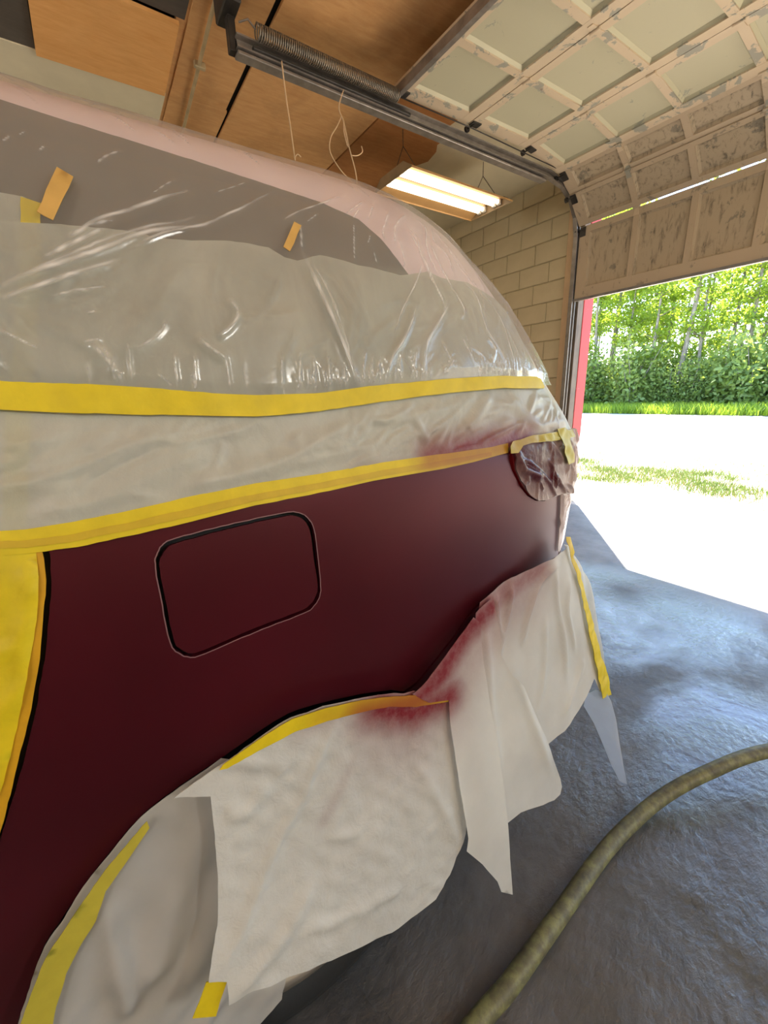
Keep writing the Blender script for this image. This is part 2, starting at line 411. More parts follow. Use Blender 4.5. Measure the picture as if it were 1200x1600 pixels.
panel('drywall_panel', M['cream'], XL, XR, 2.285, YW, ZC+.016, .014)
panel('drywall_panel', M['cream'], XL, -3.80, -1.2, .835, ZC-.002)
panel('drywall_panel', M['board_grey'], -3.80, -2.40, -2.0, .115, ZC+.004)
panel('plywood_panel', M['ply_orange'], 0, 0, 0, 0, ZC-.020, .02, [(-3.12, .12), (-3.125, .815), (-3.80, .825), (-3.815, .115)])
panel('plywood_panel', M['board_grey'], -3.112, -2.40, .115, .845, ZC+.004)
panel('plywood_panel', M['ply'], XL, -2.40, .80, .86, ZC+.008)
panel('plywood_panel', M['ply_dark'], -2.40, XR, -2.6, -.31)
panel('plywood_panel', M['ply_dark'], XL, XR, -5.2, -2.62)
# dark gap where ceiling meets the block wall
# conduit across the plywood
c = empty('conduit', (-3.0, .975, ZC)); tag(c, 'thin tan conduit pipe running across the brown plywood ceiling', 'pipe')
MB().tube([(-5.45+3.0, .03, -.022), (-4.05+3.0, .022, -.022), (-3.0+3.0, -.02, -.022), (-2.45+3.0, -.035, -.022)], .011, 10).build('pipe', M['conduit'], c, True)
for x in (-4.6, -3.38, -2.75):
    MB().box((x+2.985, -.035, -.036), (x+3.015, .035, -.0005), .004).build('pipe_clip', M['conduit'], c)

# ------------------------------------------------------------------ overhead door
door = structure(empty('door_1', (0, YW-.06, 0)))
PROF = [(4.33, 2.205), (4.33, 2.855), (4.105, 3.095), (3.90, 3.232), (3.39, 3.300), (2.715, 3.285), (2.03, 3.270)]
XS = [JX-.0]; PITCH = .4535
cols = [(-2.60+PITCH*i, -2.60+PITCH*i+.405) for i in range(7)]
def door_section(i):
    (y0, z0), (y1, z1) = PROF[i], PROF[i+1]
    a = Vector((0, y0, z0)); d = Vector((0, y1-y0, z1-z0)); L = d.length; d.normalize()
    if i == 1: a = a+d*.016+Vector((0, -.014, .0))      # the joint above the bottom section stands open
    n = Vector((1, 0, 0)).cross(d)                      # towards the room
    if i == 0 and n.y > 0: n = -n
    if n.dot(Vector((0, -1, -1))) < 0: n = -n
    n.normalize()
    g = .004
    lo = i >= 3
    fm = M['door_frame'] if lo else M['door_low_frame']; pm = M['door_up'] if lo else M['door_low']
    sec = empty('door_section'); sec.parent = door
    off = Vector(door.location)
    def slab(name, x0, x1, s0, s1, t0, t1, mat):
        q = lambda x, s, t: (Vector((x, 0, 0))+a+d*s+n*t-off)
        m = MB().hexa([q(x0, s0, t0), q(x1, s0, t0), q(x1, s1, t0), q(x0, s1, t0)], [q(x0, s0, t1), q(x1, s0, t1), q(x1, s1, t1), q(x0, s1, t1)])
        return m.build(name, mat, sec)
    if i == 1: L -= .016
    rail = .085 if L > .5 else .05
    rb = .10 if i == 0 else rail
    rt = .09 if i == 5 else rail*.75
    X0, X1 = -2.70, .575
    slab('rail', X0, X1, g, rb, -.022, .022, fm); slab('rail', X0, X1, L-rt, L-g, -.022, .022, fm)
    st = [X0]+[c[1] for c in cols]; en = [c[0] for c in cols]+[X1]
    for x0, x1 in zip(st, en): slab('stile', x0, x1, rb, L-rt, -.022, .021, fm)
    for x0, x1 in cols:
        m = MB(); q = lambda x, s, t: (Vector((x, 0, 0))+a+d*s+n*t-off)
        # recessed field panel with a sloping raised border
        o = .016
        m.hexa([q(x0, rb, -.018), q(x1, rb, -.018), q(x1, L-rt, -.018), q(x0, L-rt, -.018)], [q(x0, rb, -.004), q(x1, rb, -.004), q(x1, L-rt, -.004), q(x0, L-rt, -.004)])
        for p0, p1, e1, e0 in (((x0, rb), (x1, rb), (x1-o, rb+o), (x0+o, rb+o)), ((x1, L-rt), (x0, L-rt), (x0+o, L-rt-o), (x1-o, L-rt-o)),
                               ((x0, L-rt), (x0, rb), (x0+o, rb+o), (x0+o, L-rt-o)), ((x1, rb), (x1, L-rt), (x1-o, L-rt-o), (x1-o, rb+o))):
            m.add([q(*p0, .012), q(*p1, .012), q(*e1, -.003), q(*e0, -.003)], [(0, 1, 2, 3)])
        m.build('panel', pm, sec)
    # hinges along the upper joint
    if i < 5:
        for xc in [c[1]+.024 for c in cols[0:6:1]]:
            if round((xc+2.17)/.4535) % 2 == (1 if i < 3 else 0) and i < 3: continue
            q = lambda x, s, t: (Vector((x, 0, 0))+a+d*s+n*t-off)
            m = MB()
            for s0, s1, wd in ((L-.065, L-.008, .022), (L+.006, L+.05, .022)):
                m.hexa([q(xc-wd, s0, .022), q(xc+wd, s0, .022), q(xc+wd*.7, s1, .022), q(xc-wd*.7, s1, .022)], [q(xc-wd, s0, .027), q(xc+wd, s0, .027), q(xc+wd*.7, s1, .027), q(xc-wd*.7, s1, .027)])
            m.tube([q(xc-.03, L, .030), q(xc+.03, L, .030)], .008, 8)
            m.build('hinge', M['door_frame'], sec)
    # roller bracket on the left edge
    q = lambda x, s, t: (Vector((x, 0, 0))+a+d*s+n*t-off)
    m = MB().hexa([q(-2.695, L-.09, .022), q(-2.64, L-.09, .022), q(-2.64, L-.01, .022), q(-2.695, L-.01, .022)], [q(-2.695, L-.09, .030), q(-2.64, L-.09, .030), q(-2.64, L-.01, .030), q(-2.695, L-.01, .030)])
    m.tube([q(-2.66, L-.03, .03), q(-2.73, L-.03, .03)], .006, 8); m.tube([q(-2.725, L-.03, .03), q(-2.742, L-.03, .03)], .022, 12)
    m.build('roller_bracket', M['steel_dark'], sec)
    if i == 0:
        m = MB().hexa([q(X0-.01, -.018, -.02), q(X1, -.018, -.02), q(X1, .004, -.03), q(X0-.01, .004, -.03)], [q(X0-.01, -.018, .02), q(X1, -.018, .02), q(X1, .004, .028), q(X0-.01, .004, .028)])
        m.build('bottom_seal', M['steel'], sec)
    if i == 5:
        m = MB().hexa([q(X0, L-.03, .0), q(X1, L-.03, .0), q(X1, L+.005, .0), q(X0, L+.005, .0)], [q(X0, L-.03, .05), q(X1, L-.03, .05), q(X1, L+.005, .05), q(X0, L+.005, .05)])
        m.build('stiffener_rail', M['steel'], sec)
for i in range(6): door_section(i)

# tracks: a C channel, horizontal then curving down the jamb
tr = empty('door_track', (-2.75, 2.5, 3.18)); tag(tr, 'grey steel overhead door track running under the brown plywood ceiling', 'door track')
path = [(1.0, 3.185), (2.0, 3.185), (3.0, 3.19), (3.80, 3.195), (4.02, 3.165), (4.18, 3.08), (4.28, 2.95), (4.32, 2.78), (4.325, 2.4), (4.325, 1.2), (4.325, .02)]
def channel(path, x_in, x_out, prof, name, mat, parent):
    o = Vector(parent.location); m = MB(); pts = [Vector((0, y, z)) for y, z in path]; rows = []
    for i, p in enumerate(pts):
        t = (pts[min(i+1, len(pts)-1)]-pts[max(i-1, 0)]).normalized(); nn = Vector((1, 0, 0)).cross(t)
        rows.append([p+Vector((x, 0, 0))+nn*h-o for x, h in prof])
    k = len(prof); vs = [v for r in rows for v in r]
    fs = [(i*k+j, i*k+(j+1) % k, (i+1)*k+(j+1) % k, (i+1)*k+j) for i in range(len(rows)-1) for j in range(k)]
    fs += [tuple(reversed(range(k))), tuple((len(rows)-1)*k+j for j in range(k))]
    m.add(vs, fs); return m.build(name, mat, parent)
channel(path, 0, 0, [(-2.757, -.030), (-2.714, -.030), (-2.714, -.022), (-2.750, -.022), (-2.750, .022), (-2.714, .022), (-2.714, .030), (-2.757, .030)], 'channel', M['steel'], tr)
MB().box((-2.785+2.75, 1.0-2.5, -.030), (-2.759+2.75, 3.75-2.5, .035), .003).build('angle_iron', M['steel'], tr)
MB().box((-2.785+2.75, 1.0-2.5, -.05), (-2.72+2.75, 3.75-2.5, -.034), .003).build('angle_iron', M['steel'], tr)
# hanger strap at the near end
MB().box((-.05, -1.53, -.03), (.0, -1.49, .25), .003).box((-.11, -1.56, .12), (.10, -1.48, .248), .006).build('hanger_bracket', M['steel_dark'], tr)
sp = empty('extension_spring', (-2.665, 1.55, 3.225)); tag(sp, 'long grey coiled extension spring lying alongside the overhead door track', 'spring')
N = 74; hel = []
for i in range(N*10+1):
    a = 2*PI*i/10; hel.append((.034*math.cos(a), -.46+.94*i/(N*10), -.006+.034*math.sin(a)))
MB().tube(hel, .0042, 5).build('coil', M['spring'], sp, True)
MB().tube([(0, -.46, .0), (0, -.50, .03), (0, -.55, .0)], .005, 6).build('hook', M['steel'], sp, True)
MB().tube([(-.01, .48, .0), (-.01, 1.2, .01), (-.01, 2.35, .0)], .004, 6).build('cable', M['steel_dark'], sp, True)
MB().box((-.062, -.47, -.062), (-.032, .62, -.044), .003).build('spring_shelf', M['steel_dark'], sp)

# hanging wires
def wire(name, label, pts, r, mat, extra=()):
    o = empty(name, pts[0]); p0 = Vector(pts[0]); tag(o, label, 'wire')
    MB().tube([Vector(p)-p0 for p in spline(pts, 8)], r, 6).build('strand', mat, o, True)
    for e in extra: MB().tube([Vector(p)-p0 for p in spline(e, 8)], r*.85, 6).build('strand', mat, o, True)
    return o
wire('hanging_wire', 'single pale wire hanging straight down from the near half of the spring', [(-2.70, 1.24, 3.16), (-2.705, 1.25, 3.02), (-2.70, 1.26, 2.88), (-2.70, 1.275, 2.70)], .0042, M['wire'],
     [[(-2.70, 1.275, 2.715), (-2.69, 1.29, 2.73), (-2.69, 1.31, 2.72)]])
wire('hanging_wire', 'tangled pale wire with a loose loop hanging from the far half of the spring', [(-2.70, 1.64, 3.15), (-2.70, 1.60, 3.05), (-2.70, 1.63, 2.98), (-2.70, 1.66, 2.86), (-2.70, 1.70, 2.74), (-2.70, 1.71, 2.64)], .004, M['wire'],
     [[(-2.70, 1.615, 3.01), (-2.70, 1.58, 2.95), (-2.70, 1.53, 2.88), (-2.70, 1.52, 2.80), (-2.70, 1.59, 2.72), (-2.70, 1.70, 2.66)],
      [(-2.70, 1.67, 2.82), (-2.70, 1.72, 2.83), (-2.70, 1.76, 2.86), (-2.70, 1.755, 2.89)], [(-2.70, 1.69, 2.66), (-2.70, 1.73, 2.675)], [(-2.70, 1.63, 2.99), (-2.695, 1.625, 2.93), (-2.70, 1.65, 2.86)]])

# ------------------------------------------------------------------ fluorescent fixture
fx = empty('fluorescent_light', (-3.255, 3.015, 3.04)); tag(fx, 'four tube fluorescent light hanging from V wires in front of the block wall', 'ceiling light')
hx, hy = .265, .605
prof = [(-hx, 0), (-hx, .012), (-.14, .072), (.14, .072), (hx, .012), (hx, 0), (hx-.006, 0), (hx-.008, .010), (.137, .066), (-.137, .066), (-hx+.008, .010), (-hx+.006, 0)]
k = len(prof); vs = [(x, -hy, z) for x, z in prof]+[(x, hy, z) for x, z in prof]
MB().add(vs, [(j, j+k, (j+1) % k+k, (j+1) % k) for j in range(k)]).build('reflector', M['lamp_housing'], fx)
for s in (-1, 1):
    MB().add([(x, s*hy, z) for x, z in ((-hx, 0), (-hx, .012), (-.16, .078), (.16, .078), (hx, .012), (hx, 0))]+[(x, s*(hy+.006), z) for x, z in ((-hx, 0), (-hx, .012), (-.16, .078), (.16, .078), (hx, .012), (hx, 0))],
             [(0, 1, 2, 3, 4, 5), (11, 10, 9, 8, 7, 6)]+[(i, i+6, (i+1) % 6+6, (i+1) % 6) for i in range(6)]).build('end_plate', M['lamp_end'], fx)
for x in (-.135, -.075, .055, .115):
    tb = MB().tube([(x, -hy+.035, .042), (x, hy-.035, .042)], .0185, 14).build('tube', M['tube'], fx, True)
    for s in (-1, 1):
        MB().box((x-.02, s*(hy-.018)-.014, .018), (x+.02, s*(hy-.018)+.014, .066), .004).build('socket', M['socket'], fx)
for y in (-.5, .46):
    top = (.02, y, .375)
    m = MB().tube([(-.14, y, .075), (.02, y, .26)], .003, 6).tube([(.17, y, .07), (.02, y, .26)], .003, 6).tube([(.02, y, .26), top], .003, 6)
    m.build('hanger_wire', M['wire_dark'], fx, True)

# ------------------------------------------------------------------ outside ground
structure(MB().box((-26, 4.492, -.2), (14, 5.95, -.012)).build('ground_apron', M['apron']))
structure(MB().box((-26, 5.95, -.2), (14, 16.6, -.022)).build('ground_lot', M['gravel']))
structure(MB().box((-60, 16.6, -.2), (40, 21.8, -.03)).build('road', M['road']))
structure(MB().box((-75, 21.8, -.2), (50, 62, -.02)).build('ground_forest', M['soil']))
# outer wall face so that daylight only comes through the opening
def blades(name, spots, hmin, hmax, wd, mat, label, cat):
    vs = []; fs = []
    for x, y in spots:
        h = rng.uniform(hmin, hmax); a = rng.uniform(0, 2*PI); lx, ly = rng.normal(0, .35, 2)*h
        dx, dy = math.cos(a)*wd, math.sin(a)*wd; k = len(vs); z = -.03
        vs += [(x-dx, y-dy, z), (x+dx, y+dy, z), (x+dx*.6+lx*.4, y+dy*.6+ly*.4, z+h*.6), (x-dx*.6+lx*.4, y-dy*.6+ly*.4, z+h*.6), (x+lx, y+ly, z+h)]
        fs += [(k, k+1, k+2, k+3), (k+3, k+2, k+4)]
    return tag(mesh_obj(name, vs, fs, mat, None, False, 'stuff'), label, cat)
def scatter(n, x0, x1, y0, y1, fn): 
    o = []
    while len(o) < n:
        x = rng.uniform(x0, x1); y = rng.uniform(y0, y1)
        if rng.random() < fn(x, y): o.append((x, y))
    return o
cl = [(rng.uniform(-5.4, -1.6), rng.uniform(5.9, 7.6), rng.uniform(.12, .4)) for _ in range(34)]
cl = [c for c in cl if c[1] < 7.7+.25*(c[0]+1.6)*-.3]
def clumps(x, y): return max([math.exp(-((x-a)**2+((y-b)*1.6)**2)/(r*r)) for a, b, r in cl])
blades('grass_tufts', scatter(8000, -6.0, -1.0, 5.75, 8.6, clumps), .02, .10, .006, M['grass'], 'green grass tufts growing in the bright gravel just outside the door', 'grass')
blades('dry_grass', scatter(7000, -6.2, -.6, 5.7, 9.2, lambda x, y: .25+clumps(x, y)*.5), .015, .07, .006, M['drygrass'], 'sparse dry yellow grass scattered around the green tufts on the gravel', 'grass')
blades('roadside_grass', scatter(22000, -24, 2, 21.9, 26.2, lambda x, y: 1), .15, .55, .02, M['verge'], 'tall bright green grass verge along the far side of the road', 'grass')

# trees and bushes
def leaf_mesh(name, centres, per, spread, size, flat=.6):
    n = len(centres)*per
    c = np.repeat(np.array(centres), per, 0)+rng.normal(0, 1, (n, 3))*np.array([spread, spread, spread*flat])
    a = rng.normal(0, 1, (n, 3)); a /= np.linalg.norm(a, axis=1, keepdims=True)
    b = np.cross(a, rng.normal(0, 1, (n, 3))); b /= np.linalg.norm(b, axis=1, keepdims=True)
    s = rng.uniform(.6, 1.25, (n, 1))*size
    v = np.stack([c-a*s, c+b*s*.55, c+a*s, c-b*s*.55], 1).reshape(-1, 3)
    f = np.arange(n*4).reshape(-1, 4)
    return v, f
tree_kinds = []
for kx in range(6):
    H = rng.uniform(12, 16.5); rt = empty('tree', (0, 0, -60))
    bend = rng.normal(0, .35, 2); tr_pts = [(bend[0]*math.sin(z/H*2.2), bend[1]*math.sin(z/H*2.6), z) for z in np.linspace(0, H*.93, 9)]
    m = MB().tube(tr_pts, [.15*(1-.85*i/8)+.01 for i in range(9)], 8)
    centres = []
    for bq in range(34):
        z = H*rng.uniform(.22, 1.0)**.8; ang = rng.uniform(0, 2*PI); rad = (1-.65*z/H)*rng.uniform(.5, 2.3)
        i = min(int(z/(H*.93)*8), 7); base = Vector(tr_pts[i]).lerp(Vector(tr_pts[i+1]), .5)
        tip = base+Vector((math.cos(ang)*rad, math.sin(ang)*rad, rad*.55))
        m.tube([base, base.lerp(tip, .5)+Vector((0, 0, -.05)), tip], [.035, .02, .008], 5, False)
        centres += [tuple(base.lerp(tip, .75)), tuple(tip)]
    m.build('trunk', M['bark'], rt, True)
    v, f = leaf_mesh('crown', centres, 34, .40, .14)
    mesh_obj('crown', v, f, M['leaf'], rt)
    tree_kinds.append(rt)
bush_kinds = []
for kx in range(4):
    rt = empty('bush', (0, 0, -60)); m = MB(); centres = []
    for s in range(9):
        a = rng.uniform(0, 2*PI); r = rng.uniform(.2, 1.0); h = rng.uniform(1.0, 3.2)
        m.tube([(0, 0, 0), (math.cos(a)*r*.5, math.sin(a)*r*.5, h*.6), (math.cos(a)*r, math.sin(a)*r, h)], [.03, .02, .008], 5, False)
        for q in range(4): centres.append((math.cos(a)*r*(.4+.2*q), math.sin(a)*r*(.4+.2*q), h*(.3+.2*q)))
    m.build('stem', M['bark'], rt, True)
    v, f = leaf_mesh('foliage', centres, 46, .34, .11, .8)
    mesh_obj('foliage', v, f, M['bush'], rt); bush_kinds.append(rt)
def plant(kind, used, loc, rz, sc, label, cat, group):
    if kind not in used: r = kind; used.add(kind)
    else:
        r = kind.copy(); COL.objects.link(r)
        for ch in kind.children:
            c2 = ch.copy(); COL.objects.link(c2); c2.parent = r
    r.location = loc; r.rotation_euler = (0, 0, rz); r.scale = (sc, sc, sc)
    tag(r, label, cat, group)
used = set(); i = 0
for row, (yy, n) in enumerate(((28.5, 11), (32.0, 12), (36.5, 11), (42, 10))):
    for q in range(n):
        t_ = (q+rng.uniform(.15, .85))/n
        x0, x1 = -yy*.70, -yy*.15
        x = x0+(x1-x0)*t_; y = yy+rng.uniform(-1.1, 1.1)
        plant(tree_kinds[i % 6], used, (x, y, -.05), rng.uniform(0, 6.28), rng.uniform(.70, .96), 'slender leafy tree in the dense green woods across the road', 'tree', 'trees in the woods across the road'); i += 1
used = set(); i = 0
for yy, n in ((26.8, 17), (29.0, 17), (32.5, 14)):
    for q in range(n):
        t_ = (q+rng.uniform(.1, .9))/n
        x0, x1 = -yy*.68, -yy*.16
        plant(bush_kinds[i % 4], used, (x0+(x1-x0)*t_, yy+rng.uniform(-.7, .7), -.05), rng.uniform(0, 6.28), rng.uniform(.8, 1.35), 'leafy understorey bush at the foot of the woods across the road', 'bush', 'bushes at the edge of the woods'); i += 1

# hose on the floor
hp = [(-.36, -1.2, .022), (-.352, -.3, .022), (-.353, .2, .022), (-.353, .434, .022), (-.352, .484, .022), (-.351, .548, .022), (-.360, .735, .022), (-.372, .974, .022), (-.366, 1.135, .026), (-.340, 1.30, .045), (-.285, 1.47, .075), (-.20, 1.68, .10), (-.05, 1.92, .11), (.25, 2.2, .06), (.7, 2.4, .022), (1.6, 2.3, .022)]
hs = MB().tube(spline(hp, 8), .0215, 14).build('hose', M['hose'], None, True)
tag(hs, 'scuffed olive green hose curving across the wet grey floor', 'hose')

